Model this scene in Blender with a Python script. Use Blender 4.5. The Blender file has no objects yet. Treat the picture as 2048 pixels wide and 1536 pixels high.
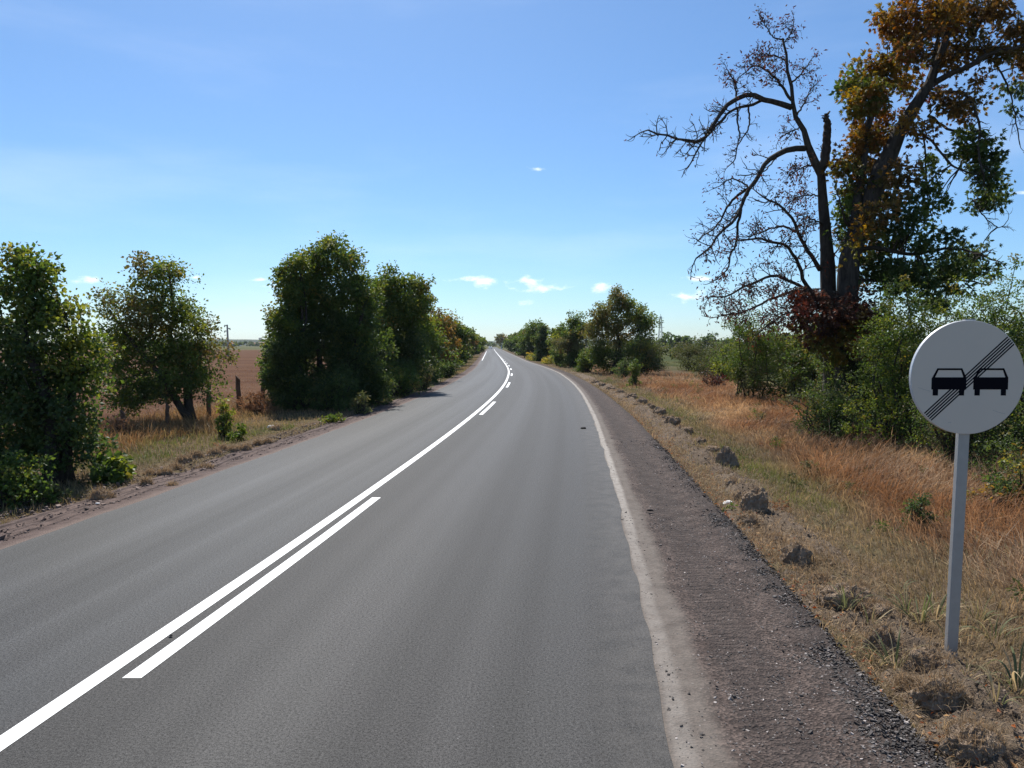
import bpy, math, random
import numpy as np
from mathutils import Vector

# ------------------------------------------------------------------ camera
SC = bpy.context.scene
COL = SC.collection
F_PX, CAM_H = 1530.0, 2.45
PITCH = math.atan(79.0 / F_PX)
cam_d = bpy.data.cameras.new('camera')
cam_d.sensor_width = 36.0
cam_d.lens = 36.0 * F_PX / 2048.0
cam_d.clip_start = 0.05
cam_d.clip_end = 20000
cam = bpy.data.objects.new('camera', cam_d)
cam.location = (0, 0, CAM_H)
cam.rotation_euler = (math.pi / 2 - PITCH, 0, 0)
COL.objects.link(cam)
SC.camera = cam

# ------------------------------------------------------------------ sun, sky, exposure
SUN_AZ, SUN_EL = math.radians(-15), math.radians(52)      # ahead of the camera, a little to the left
SUN_STRENGTH, SKY_STRENGTH, EXPOSURE = 5.0, 0.102, 0.4
SC.render.engine = 'CYCLES'
SC.view_settings.view_transform = 'Standard'
SC.view_settings.look = 'None'
SC.view_settings.gamma = 1.0
SC.view_settings.exposure = EXPOSURE
SC.view_settings.use_curve_mapping = False
SC.cycles.max_bounces = 6
SC.cycles.diffuse_bounces = 3
SC.cycles.glossy_bounces = 2
SC.cycles.transmission_bounces = 4
SC.cycles.volume_bounces = 1
SC.cycles.sample_clamp_indirect = 6.0
SC.cycles.use_denoising = True
SC.cycles.denoiser = 'OPENIMAGEDENOISE'
SC.cycles.denoising_input_passes = 'RGB_ALBEDO_NORMAL'
SC.cycles.denoising_prefilter = 'NONE'

world = bpy.data.worlds.new('World')
SC.world = world
world.use_nodes = True


def build_world():
    nt = world.node_tree
    N, L = nt.nodes, nt.links
    N.clear()
    out = N.new('ShaderNodeOutputWorld')
    bg = N.new('ShaderNodeBackground')
    bg.inputs['Strength'].default_value = SKY_STRENGTH
    sky = N.new('ShaderNodeTexSky')
    sky.sky_type = 'NISHITA'
    sky.sun_disc = False
    sky.sun_elevation = SUN_EL
    sky.sun_rotation = SUN_AZ % (2 * math.pi)
    sky.altitude = 0
    sky.air_density = 0.9
    sky.dust_density = 0.45
    sky.ozone_density = 10.0

    def math_n(op, a, b=None, c=None):
        n = N.new('ShaderNodeMath')
        n.operation = op
        for i, v in enumerate((a, b, c)):
            if v is None:
                continue
            if isinstance(v, (int, float)):
                n.inputs[i].default_value = v
            else:
                L.new(v, n.inputs[i])
        return n.outputs[0]
    # small fair-weather clouds, by compass direction and height above the horizon
    tc = N.new('ShaderNodeTexCoord')
    sep = N.new('ShaderNodeSeparateXYZ')
    L.new(tc.outputs['Generated'], sep.inputs[0])
    az = math_n('ARCTAN2', sep.outputs[0], sep.outputs[1])
    el = math_n('ARCSINE', sep.outputs[2])
    nz = N.new('ShaderNodeTexNoise')
    nz.inputs['Scale'].default_value = 42
    nz.inputs['Detail'].default_value = 5
    nz.inputs['Roughness'].default_value = 0.6
    mp = N.new('ShaderNodeMapping')
    mp.inputs['Scale'].default_value = (1, 1, 2.2)
    L.new(tc.outputs['Generated'], mp.inputs[0])
    L.new(mp.outputs[0], nz.inputs[0])
    noise = math_n('MULTIPLY', math_n('SUBTRACT', nz.outputs[0], 0.5), 3.4)
    clouds = [  # azimuth deg, elevation deg, half width deg, half height deg, thinness
        (1.98, 12.75, 0.95, 0.24, .0), (-3.35, 4.95, 1.45, 0.34, .12), (-1.9, 4.6, 1.0, .62, .1),
        (1.2, 4.7, 1.7, .44, .15), (2.1, 4.2, 1.9, .4, .25), (6.75, 4.2, 1.2, .55, .15),
        (13.6, 4.75, 1.4, .30, .05), (12.8, 3.5, 1.2, .55, .4), (-18.1, 4.55, .9, .2, .2),
        (-17.4, 4.1, 1.0, .26, .4), (-22.2, 4.6, .5, .16, .3),
        (-28.9, 4.2, 1.1, .4, .25), (1.0, 3.1, 1.2, .5, .55), (33.5, 9.3, .8, .15, .3),
        (47, 6, 2, .5, .2), (-60, 7, 1.6, .4, .2), (110, 9, 2.2, .6, .2), (-130, 5, 2.4, .5, .2)]
    cv = N.new('ShaderNodeCombineXYZ')
    L.new(az, cv.inputs[0])
    L.new(el, cv.inputs[1])
    total = None
    for a0, e0, wa, we, th in clouds:
        m = N.new('ShaderNodeMapping')
        m.inputs['Scale'].default_value = (1 / math.radians(wa), 1 / math.radians(we), 0)
        m.inputs['Location'].default_value = (-a0 / wa, -e0 / we, th)
        L.new(cv.outputs[0], m.inputs[0])
        vl = N.new('ShaderNodeVectorMath')
        vl.operation = 'LENGTH'
        L.new(m.outputs[0], vl.inputs[0])
        total = vl.outputs['Value'] if total is None else math_n('MINIMUM', total, vl.outputs['Value'])
    sm = N.new('ShaderNodeMapRange')
    sm.interpolation_type = 'SMOOTHSTEP'
    for q, val in enumerate((0.0, 1.2, 0.0, .8)):
        sm.inputs[q + 1].default_value = val
    L.new(math_n('SUBTRACT', math_n('ADD', 1.0, noise), total), sm.inputs[0])
    wisp = N.new('ShaderNodeTexNoise')
    wisp.inputs['Scale'].default_value = 2.6
    wisp.inputs['Detail'].default_value = 6
    mw = N.new('ShaderNodeMapping')
    mw.inputs['Scale'].default_value = (1, 1, 5)
    L.new(tc.outputs['Generated'], mw.inputs[0])
    L.new(mw.outputs[0], wisp.inputs[0])
    wm = N.new('ShaderNodeMapRange')
    wm.interpolation_type = 'SMOOTHSTEP'
    for q, val in enumerate((.42, .8, 0.0, .13)):
        wm.inputs[q + 1].default_value = val
    L.new(wisp.outputs[0], wm.inputs[0])
    total = math_n('MAXIMUM', sm.outputs[0], wm.outputs[0])
    mix = N.new('ShaderNodeMix')
    mix.data_type = 'RGBA'
    L.new(total, mix.inputs[0])
    tint = N.new('ShaderNodeMix')
    tint.data_type = 'RGBA'
    tint.blend_type = 'MULTIPLY'
    tint.inputs[0].default_value = 1.0
    tint.inputs[7].default_value = (.99, 1.055, 1.01, 1)
    L.new(sky.outputs[0], tint.inputs[6])
    L.new(tint.outputs[2], mix.inputs[6])
    mix.inputs[7].default_value = (10.2, 10.6, 11.0, 1)
    L.new(mix.outputs[2], bg.inputs['Color'])
    L.new(bg.outputs[0], out.inputs['Surface'])


build_world()
sun_d = bpy.data.lights.new('sun', 'SUN')
sun_d.energy = SUN_STRENGTH
sun_d.angle = math.radians(0.53)
sun_d.color = (1.0, 0.955, 0.88)
sun = bpy.data.objects.new('sun', sun_d)
S = Vector((math.sin(SUN_AZ) * math.cos(SUN_EL), math.cos(SUN_AZ) * math.cos(SUN_EL), math.sin(SUN_EL)))
sun.rotation_euler = S.to_track_quat('Z', 'Y').to_euler()
sun.location = S * 60
COL.objects.link(sun)


# ------------------------------------------------------------------ helpers
def at(px, py, depth):
    """point at a given forward distance (m) seen in the direction of a photograph pixel"""
    u, v = (px - 1024) / F_PX, (768 - py) / F_PX
    dy = math.cos(PITCH) + v * math.sin(PITCH)
    dz = -math.sin(PITCH) + v * math.cos(PITCH)
    t = depth / dy
    return np.array((u * t, depth, CAM_H + dz * t))


def ground_at(px, py):
    u, v = (px - 1024) / F_PX, (768 - py) / F_PX
    dy = math.cos(PITCH) + v * math.sin(PITCH)
    dz = -math.sin(PITCH) + v * math.cos(PITCH)
    t = -(CAM_H - 0.08) / dz
    return u * t, dy * t


def rng(seed):
    return np.random.default_rng(seed)


def vnoise(x, y, seed=0):
    """2-D value noise, 0..1"""
    x, y = np.asarray(x, float), np.asarray(y, float)
    xi, yi = np.floor(x).astype(np.int64), np.floor(y).astype(np.int64)
    fx, fy = x - xi, y - yi
    fx, fy = fx * fx * (3 - 2 * fx), fy * fy * (3 - 2 * fy)

    def h(a, b):
        n = (a * 374761393 + b * 668265263 + seed * 974634777) & 0xffffffff
        n = ((n ^ (n >> 13)) * 1274126177) & 0xffffffff
        return ((n ^ (n >> 16)) & 0xffff) / 65535.0
    return (h(xi, yi) * (1 - fx) + h(xi + 1, yi) * fx) * (1 - fy) + (h(xi, yi + 1) * (1 - fx) + h(xi + 1, yi + 1) * fx) * fy


def fbm(x, y, seed=0, octs=4):
    s, a, t = 0, 0.5, 0
    for i in range(octs):
        s = s + a * vnoise(np.asarray(x) * 2 ** i, np.asarray(y) * 2 ** i, seed + i)
        t += a
        a *= 0.55
    return s / t


class MB:
    """collects triangles and quads; build() links them as one mesh object"""

    def __init__(self):
        self.v, self.t, self.q, self.c, self.n = [], [], [], [], 0

    def add(self, v, tris=None, quads=None, col=None):
        v = np.asarray(v, float).reshape(-1, 3)
        self.v.append(v)
        if tris is not None and len(tris):
            self.t.append(np.asarray(tris, np.int64).reshape(-1, 3) + self.n)
        if quads is not None and len(quads):
            self.q.append(np.asarray(quads, np.int64).reshape(-1, 4) + self.n)
        if col is None:
            col = (0.5, 0.5, 0.5)
        c = np.asarray(col, float)
        if c.ndim == 1:
            c = np.tile(c, (len(v), 1))
        self.c.append(c)
        self.n += len(v)
        return self

    def box(self, x0, x1, y0, y1, z0, z1, col=None):
        v = [(x, y, z) for z in (z0, z1) for y in (y0, y1) for x in (x0, x1)]
        return self.add(v, quads=[(0, 2, 3, 1), (4, 5, 7, 6), (0, 1, 5, 4), (2, 6, 7, 3), (0, 4, 6, 2), (1, 3, 7, 5)], col=col)

    def tube(self, pts, rad, sides=6, col=None, cap=True, wob=0.0, seed=0):
        pts = np.asarray(pts, float)
        n = len(pts)
        rad = np.broadcast_to(np.asarray(rad, float), (n,))
        tang = np.gradient(pts, axis=0)
        tang /= np.linalg.norm(tang, axis=1)[:, None] + 1e-9
        ref = np.array((0.0, 0, 1)) if abs(tang[0, 2]) < .9 else np.array((1.0, 0, 0))
        a = np.cross(tang[0], ref)
        a /= np.linalg.norm(a)
        ring = np.linspace(0, 2 * np.pi, sides, endpoint=False)
        r_ = rng(seed)
        vs = []
        for i in range(n):
            a = a - tang[i] * a.dot(tang[i])
            a /= np.linalg.norm(a) + 1e-9
            b = np.cross(tang[i], a)
            rr = rad[i] * (1 + wob * r_.uniform(-1, 1, sides))
            vs.append(pts[i] + rr[:, None] * (np.cos(ring)[:, None] * a + np.sin(ring)[:, None] * b))
        v = np.vstack(vs)
        q = []
        for i in range(n - 1):
            for j in range(sides):
                k = (j + 1) % sides
                q.append((i * sides + j, i * sides + k, (i + 1) * sides + k, (i + 1) * sides + j))
        t = []
        if cap:
            v = np.vstack([v, pts[0], pts[-1]])
            for j in range(sides):
                k = (j + 1) % sides
                t.append((n * sides, k, j))
                t.append((n * sides + 1, (n - 1) * sides + j, (n - 1) * sides + k))
        return self.add(v, tris=t, quads=q, col=col)

    def build(self, name, mat, parent=None, smooth=False, loc=None):
        v = np.vstack(self.v) if self.v else np.zeros((0, 3))
        t = np.vstack(self.t) if self.t else np.zeros((0, 3), np.int64)
        q = np.vstack(self.q) if self.q else np.zeros((0, 4), np.int64)
        me = mesh_from(name, v, t, q, np.vstack(self.c) if self.c else None, smooth)
        me.materials.append(mat)
        o = bpy.data.objects.new(name, me)
        COL.objects.link(o)
        if parent is not None:
            o.parent = parent
        if loc is not None:
            o.location = loc
        return o


def mesh_from(name, v, t, q, c=None, smooth=False):
    me = bpy.data.meshes.new(name)
    me.vertices.add(len(v))
    me.vertices.foreach_set('co', v.astype(np.float32).ravel())
    nl = len(t) * 3 + len(q) * 4
    me.loops.add(nl)
    me.loops.foreach_set('vertex_index', np.concatenate([t.ravel(), q.ravel()]).astype(np.int32))
    me.polygons.add(len(t) + len(q))
    ls = np.concatenate([np.arange(len(t)) * 3, len(t) * 3 + np.arange(len(q)) * 4])
    me.polygons.foreach_set('loop_start', ls.astype(np.int32))
    me.polygons.foreach_set('use_smooth', np.full(len(t) + len(q), smooth))
    if c is not None:
        a = me.attributes.new('Col', 'FLOAT_COLOR', 'POINT')
        a.data.foreach_set('color', np.hstack([c, np.ones((len(c), 1))]).astype(np.float32).ravel())
    me.update(calc_edges=True)
    me.validate()
    return me


def tag(o, label=None, cat=None, group=None, kind=None):
    if label:
        o['label'] = label
    if cat:
        o['category'] = cat
    if group:
        o['group'] = group
    if kind:
        o['kind'] = kind
    return o


def thing(name, label, cat, loc=(0, 0, 0), group=None, rz=0.0):
    o = bpy.data.objects.new(name, None)
    COL.objects.link(o)
    o.location = loc
    o.rotation_euler = (0, 0, rz)
    return tag(o, label, cat, group)


def copy_tree(o, parent=None):
    c = o.copy()
    COL.objects.link(c)
    c.parent = parent
    for ch in [x for x in bpy.data.objects if x.parent == o]:
        copy_tree(ch, c)
    return c


# ------------------------------------------------------------------ materials
class NT:
    def __init__(self, name):
        self.m = bpy.data.materials.new(name)
        self.m.use_nodes = True
        self.nt = self.m.node_tree
        self.nt.nodes.clear()
        self.out = self.nt.nodes.new('ShaderNodeOutputMaterial')

    def n(self, typ, **kw):
        x = self.nt.nodes.new(typ)
        for k, v in kw.items():
            setattr(x, k, v)
        return x

    def set(self, sock, v):
        if isinstance(v, (int, float)):
            sock.default_value = v
        elif isinstance(v, (tuple, list)):
            sock.default_value = tuple(v) + (1,) if len(v) == 3 and sock.type == 'RGBA' else v
        else:
            self.nt.links.new(v, sock)

    def math(self, op, a, b=None, c=None, clamp=False):
        x = self.n('ShaderNodeMath', operation=op, use_clamp=clamp)
        for i, v in enumerate((a, b, c)):
            if v is not None:
                self.set(x.inputs[i], v)
        return x.outputs[0]

    def noise(self, vec, scale, detail=4, rough=.55, dist=0.0):
        x = self.n('ShaderNodeTexNoise')
        self.set(x.inputs['Vector'], vec)
        x.inputs['Scale'].default_value = scale
        x.inputs['Detail'].default_value = detail
        x.inputs['Roughness'].default_value = rough
        x.inputs['Distortion'].default_value = dist
        return x.outputs[0]

    def ramp(self, fac, stops, interp='LINEAR'):
        x = self.n('ShaderNodeValToRGB')
        x.color_ramp.interpolation = interp
        e = x.color_ramp.elements
        while len(e) < len(stops):
            e.new(0.5)
        for el, (p, c) in zip(e, stops):
            el.position = p
            el.color = tuple(c) + (1,) if len(c) == 3 else c
        self.set(x.inputs[0], fac)
        return x.outputs[0]

    def map(self, v, a, b, c=0., d=1., smooth=True):
        x = self.n('ShaderNodeMapRange')
        x.interpolation_type = 'SMOOTHSTEP' if smooth else 'LINEAR'
        self.set(x.inputs[0], v)
        for i, k in enumerate((a, b, c, d)):
            self.set(x.inputs[i + 1], k)
        return x.outputs[0]

    def mix(self, fac, a, b, blend='MIX'):
        x = self.n('ShaderNodeMix', data_type='RGBA', blend_type=blend)
        self.set(x.inputs[0], fac)
        self.set(x.inputs[6], a)
        self.set(x.inputs[7], b)
        return x.outputs[2]

    def coords(self, kind='Object'):
        return self.n('ShaderNodeTexCoord').outputs[kind]

    def scale(self, vec, s):
        x = self.n('ShaderNodeMapping')
        self.set(x.inputs[0], vec)
        x.inputs['Scale'].default_value = s
        return x.outputs[0]

    def attr(self, name, out='Color'):
        return self.n('ShaderNodeAttribute', attribute_name=name).outputs[out]

    def bump(self, h, strength, dist, normal=None):
        x = self.n('ShaderNodeBump')
        x.inputs['Strength'].default_value = strength
        x.inputs['Distance'].default_value = dist
        self.set(x.inputs['Height'], h)
        if normal is not None:
            self.set(x.inputs['Normal'], normal)
        return x.outputs[0]

    def principled(self, col, rough=.8, spec=.3, metal=0., normal=None):
        p = self.n('ShaderNodeBsdfPrincipled')
        self.set(p.inputs['Base Color'], col)
        self.set(p.inputs['Roughness'], rough)
        self.set(p.inputs['Specular IOR Level'], spec)
        self.set(p.inputs['Metallic'], metal)
        if normal is not None:
            self.set(p.inputs['Normal'], normal)
        return p.outputs[0]

    def done(self, shader):
        self.nt.links.new(shader, self.out.inputs['Surface'])
        return self.m


def simple(name, col, rough=.7, spec=.3, metal=0., var=.25, scale=6., bump=0.0):
    k = NT(name)
    co = k.coords()
    nz = k.noise(co, scale, 5)
    c = k.mix(nz, tuple(x * (1 - var) for x in col), tuple(min(1, x * (1 + var)) for x in col))
    nrm = k.bump(k.noise(co, scale * 5, 4), bump, .02) if bump else None
    return k.done(k.principled(c, rough, spec, metal, nrm))


def foliage_mat(name, trans=.35, rough=.55, spec=.35):
    k = NT(name)
    c = k.attr('Col')
    nz = k.noise(k.coords(), 3.0, 3)
    c = k.mix(1.0, c, (1.12, 1.12, 1.1), 'MULTIPLY')
    c1 = k.mix(.35, c, k.mix(nz, (.35, .35, .35), (1.5, 1.5, 1.5)), 'MULTIPLY')
    p = k.principled(c1, rough, spec)
    tr = k.n('ShaderNodeBsdfTranslucent')
    hs = k.n('ShaderNodeHueSaturation')
    hs.inputs['Saturation'].default_value = 1.15
    hs.inputs['Value'].default_value = 1.5
    hs.inputs['Hue'].default_value = 0.49
    k.set(hs.inputs['Color'], c)
    k.set(tr.inputs['Color'], hs.outputs[0])
    mx = k.n('ShaderNodeMixShader')
    mx.inputs[0].default_value = trans
    k.nt.links.new(p, mx.inputs[1])
    k.nt.links.new(tr.outputs[0], mx.inputs[2])
    return k.done(mx.outputs[0])


def bark_mat(name, a, b):
    k = NT(name)
    co = k.scale(k.coords(), (1, 1, .25))
    nz = k.noise(co, 9, 6, .65, .6)
    c = k.ramp(nz, [(.3, a), (.7, b)])
    n2 = k.noise(k.coords(), 40, 3)
    return k.done(k.principled(c, .9, .15, 0., k.bump(k.math('ADD', nz, k.math('MULTIPLY', n2, .3)), .9, .05)))


def asphalt_mat():
    k = NT('asphalt')
    uv = k.n('ShaderNodeUVMap', uv_map='road').outputs[0]
    sep = k.n('ShaderNodeSeparateXYZ')
    k.set(sep.inputs[0], uv)
    off = sep.outputs[0]
    co = k.coords()
    streak = k.noise(k.scale(uv, (4.0, .05, 1)), 1.0, 5, .65, .6)
    streak2 = k.noise(k.scale(uv, (9.0, .12, 1)), 1.0, 4, .6)
    patch = k.noise(co, .55, 4, .6)
    grain = k.noise(co, 120, 2, .7)
    grain2 = k.noise(co, 48, 3, .75)
    base = k.mix(k.map(off, -.35, .25), (.0165, .0174, .0190), (.0158, .0147, .0142))
    base = k.mix(k.map(patch, .3, .75), base, k.mix(1.0, base, (1.10, 1.09, 1.08), 'MULTIPLY'))
    lft = k.map(off, .5, -.6)
    st = k.map(streak, .28, .75, .84, 1.18)
    st2 = k.math('ADD', 1, k.math('MULTIPLY', lft, k.map(streak2, .3, .7, -.10, .12)))
    band = k.noise(k.scale(uv, (1.05, .006, 1)), 1.0, 2, .5)
    bd = k.map(band, .3, .7, .80, 1.24)
    sm = k.math('ADD', k.math('MULTIPLY', k.math('SUBTRACT', st, 1), k.math('ADD', .3, k.math('MULTIPLY', lft, .9))), 1)
    comb = k.n('ShaderNodeCombineXYZ')
    vv = k.math('MULTIPLY', k.math('MULTIPLY', sm, st2), bd)
    for i in range(3):
        k.set(comb.inputs[i], vv)
    base = k.mix(1.0, base, comb.outputs[0], 'MULTIPLY')
    gr = k.map(k.math('ADD', k.math('MULTIPLY', grain, .55), k.math('MULTIPLY', grain2, .45)), .34, .66, .25, 1.95, False)
    comb2 = k.n('ShaderNodeCombineXYZ')
    for i in range(3):
        k.set(comb2.inputs[i], gr)
    base = k.mix(1.0, base, comb2.outputs[0], 'MULTIPLY')
    # scattered pale chips
    vor = k.n('ShaderNodeTexVoronoi')
    k.set(vor.inputs['Vector'], co)
    vor.inputs['Scale'].default_value = 30
    chip = k.math('MULTIPLY', k.map(vor.outputs['Distance'], .16, .1), k.map(k.noise(co, 11, 2), .62, .7))
    base = k.mix(k.math('MULTIPLY', chip, .5), base, (.3, .29, .28))
    # dust carried in from the right-hand shoulder
    edge = k.attr('edge', 'Fac')
    dust = k.math('MULTIPLY', k.map(edge, .75, -.02), k.map(k.noise(co, 3.5, 5, .7), .25, .7))
    base = k.mix(k.math('MULTIPLY', dust, .30), base, (.15, .135, .12))
    h = k.math('ADD', k.math('MULTIPLY', grain, .6), grain2)
    nrm = k.bump(h, .55, .006)
    rough = k.map(band, .3, .7, .68, .60)
    return k.done(k.principled(base, rough, k.map(k.math('ADD', k.math('MULTIPLY', grain, .55), k.math('MULTIPLY', grain2, .45)), .36, .64, .07, .50, False), 0., nrm))


def paint_mat(name, col=(.86, .86, .84), worn=.0):
    k = NT(name)
    co = k.coords()
    g = k.noise(co, 90, 3, .7)
    p = k.noise(co, 2.5, 5, .65)
    c = k.mix(k.map(p, .35, .75), col, tuple(x * .9 for x in col))
    if worn:
        w = k.map(k.noise(co, 5, 6, .75), .62 - worn, .68 - worn * .5)
        c = k.mix(w, c, (.2, .19, .18))
    return k.done(k.principled(c, .55, .4, 0., k.bump(g, .25, .004)))


def shoulder_mat(name, right=True):
    k = NT(name)
    t = k.attr('t', 'Fac')            # 0 at the asphalt, metres outwards
    yy = k.attr('yy', 'Fac')
    co = k.coords()
    vor = k.n('ShaderNodeTexVoronoi')
    k.set(vor.inputs['Vector'], co)
    vor.inputs['Scale'].default_value = 55
    vor.inputs['Randomness'].default_value = 1
    vor2 = k.n('ShaderNodeTexVoronoi')
    k.set(vor2.inputs['Vector'], co)
    vor2.inputs['Scale'].default_value = 24
    n1 = k.noise(co, 4, 6, .65)
    n2 = k.noise(co, 1.1, 4, .6)
    wob = k.math('ADD', t, k.math('MULTIPLY', k.math('SUBTRACT', n2, .5), .25))
    if right:
        base = k.mix(k.map(n1, .3, .7), (.050, .037, .032), (.098, .076, .066))
        stone = k.mix(k.map(k.n('ShaderNodeSeparateXYZ').outputs[0] if False else vor.outputs['Color'], .2, .95), (.45, .45, .45), (1.75, 1.68, 1.62))
        base = k.mix(.8, base, stone, 'MULTIPLY')
        speck = k.math('MULTIPLY', k.map(vor2.outputs['Distance'], .22, .15), k.map(k.noise(co, 13, 2), .58, .66))
        base = k.mix(k.math('MULTIPLY', speck, .75), base, (.34, .32, .30))
        # pale dust and the remains of an edge line next to the asphalt
        d1 = k.math('MULTIPLY', k.map(wob, .40, .24), k.map(n1, .15, .6, .45, 1.))
        base = k.mix(k.math('MULTIPLY', d1, .68), base, (.175, .152, .130))
        n3 = k.math('MULTIPLY', k.math('SUBTRACT', k.noise(co, .6, 3), .5), .09)
        ln = k.map(k.math('ABSOLUTE', k.math('SUBTRACT', k.math('ADD', t, n3), .075)), .10, .03)
        ln = k.math('MULTIPLY', ln, k.map(k.noise(co, 7, 5, .7), .3, .6, .35, 1.))
        ln = k.math('MULTIPLY', ln, k.map(yy, 6., 16., .35, 1.))
        base = k.mix(k.math('MULTIPLY', ln, .85), base, (.36, .33, .295))
        # dark outer berm of loose chippings
        db = k.map(wob, 1.12, 1.4)
        base = k.mix(k.math('MULTIPLY', db, .45), base, (.040, .033, .030))
        # tyre tread pressed across the track
        band = k.math('MULTIPLY', k.map(wob, .42, .55), k.map(wob, 1.02, .85))
        cv = k.n('ShaderNodeCombineXYZ')
        k.set(cv.inputs[0], k.math('ADD', yy, k.math('MULTIPLY', k.math('ABSOLUTE', k.math('SUBTRACT', t, .75)), .35)))
        k.set(cv.inputs[1], k.math('MULTIPLY', t, .35))
        wv = k.n('ShaderNodeTexWave', wave_type='BANDS', bands_direction='X')
        k.set(wv.inputs['Vector'], cv.outputs[0])
        wv.inputs['Scale'].default_value = 2.9
        wv.inputs['Distortion'].default_value = 7.0
        wv.inputs['Detail'].default_value = 2.0
        wv.inputs['Detail Scale'].default_value = 2.2
        tread = k.math('MULTIPLY', wv.outputs['Fac'], k.math('MULTIPLY', band, k.map(n2, .3, .6, .35, 1.)))
        base = k.mix(k.math('MULTIPLY', band, .38), base, (.050, .041, .037))
        h = k.math('ADD', k.math('MULTIPLY', k.math('MULTIPLY', vor.outputs['Distance'], k.map(wob, .3, .6, .25, 1.)), .55), k.math('MULTIPLY', tread, .40))
        h = k.math('ADD', h, k.math('MULTIPLY', n1, .7))
        nrm = k.bump(h, .9, .028)
    else:
        base = k.mix(k.map(n1, .3, .7), (.080, .056, .048), (.140, .100, .086))
        base = k.mix(k.math('MULTIPLY', k.map(t, .22, .05), .6), base, (.20, .150, .125))
        speck = k.math('MULTIPLY', k.map(vor2.outputs['Distance'], .2, .12), k.map(k.noise(co, 9, 2), .6, .68))
        base = k.mix(k.math('MULTIPLY', speck, .5), base, (.28, .24, .21))
        cv = k.n('ShaderNodeCombineXYZ')
        k.set(cv.inputs[0], k.math('ADD', t, k.math('MULTIPLY', k.noise(k.scale(co, (.25, .25, 1)), 1., 2), .5)))
        wv = k.n('ShaderNodeTexWave', wave_type='BANDS', bands_direction='X')
        k.set(wv.inputs['Vector'], cv.outputs[0])
        wv.inputs['Scale'].default_value = 2.0
        wv.inputs['Distortion'].default_value = 1.0
        ruts = k.math('MULTIPLY', wv.outputs['Fac'], k.map(t, .25, .45))
        h = k.math('ADD', k.math('MULTIPLY', n1, 1.2), k.math('MULTIPLY', ruts, 1.6))
        h = k.math('ADD', h, k.math('MULTIPLY', vor.outputs['Distance'], .4))
        nrm = k.bump(h, .9, .035)
    return k.done(k.principled(base, .92, .2, 0., nrm))


def ground_mat():
    k = NT('ground')
    co = k.coords()
    fld = k.attr('field', 'Fac')
    grn = k.attr('green', 'Fac')
    far = k.attr('far', 'Fac')
    n1 = k.noise(co, 3.5, 6, .65)
    n2 = k.noise(co, .5, 5, .6)
    n3 = k.noise(co, 28, 3, .7)
    verge = k.mix(k.map(n1, .3, .7), (.075, .054, .034), (.165, .120, .075))
    verge = k.mix(k.math('MULTIPLY', k.map(n2, .45, .68), .55), verge, (.10, .105, .04))
    verge = k.mix(k.map(n3, .35, .65, 0, .5), verge, (.10, .07, .05))
    # stubble field
    st = k.noise(k.scale(co, (.012, .16, 1)), 1., 5, .6)
    st2 = k.noise(k.scale(co, (.35, 1.4, 1)), 1., 5, .7)
    field = k.mix(k.map(st, .3, .7), (.085, .042, .025), (.125, .066, .038))
    field = k.mix(k.map(st2, .5, .72), field, (.15, .092, .054))
    field = k.mix(k.map(k.noise(co, 1.3, 4, .7), .56, .7, 0, .5), field, (.066, .036, .026))
    green = k.mix(k.map(k.noise(co, .05, 5), .3, .7), (.05, .062, .022), (.085, .085, .034))
    pale = k.mix(k.map(k.noise(k.scale(co, (.002, .01, 1)), 1., 4), .4, .6), (.075, .085, .035), (.13, .115, .06))
    c = k.mix(fld, verge, field)
    c = k.mix(grn, c, green)
    c = k.mix(far, c, pale)
    h = k.math('ADD', n1, k.math('MULTIPLY', n3, .5))
    return k.done(k.principled(c, .97, .03, 0., k.bump(h, .8, .05)))


def clod_mat(name='clod_earth', f=1.0):
    k = NT(name)
    co = k.coords()
    a = k.noise(co, 5, 6, .7)
    b = k.noise(co, 30, 4, .7)
    c = k.ramp(a, [(.3, (.16, .115, .083)), (.55, (.29, .22, .16)), (.75, (.38, .30, .22))])
    c = k.mix(k.map(b, .55, .7, 0, .55), c, (.27, .215, .14))
    c = k.mix(1.0, c, (f, f, f), 'MULTIPLY')
    return k.done(k.principled(c, .97, .1, 0., k.bump(k.math('ADD', a, b), 1., .05)))


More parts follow.
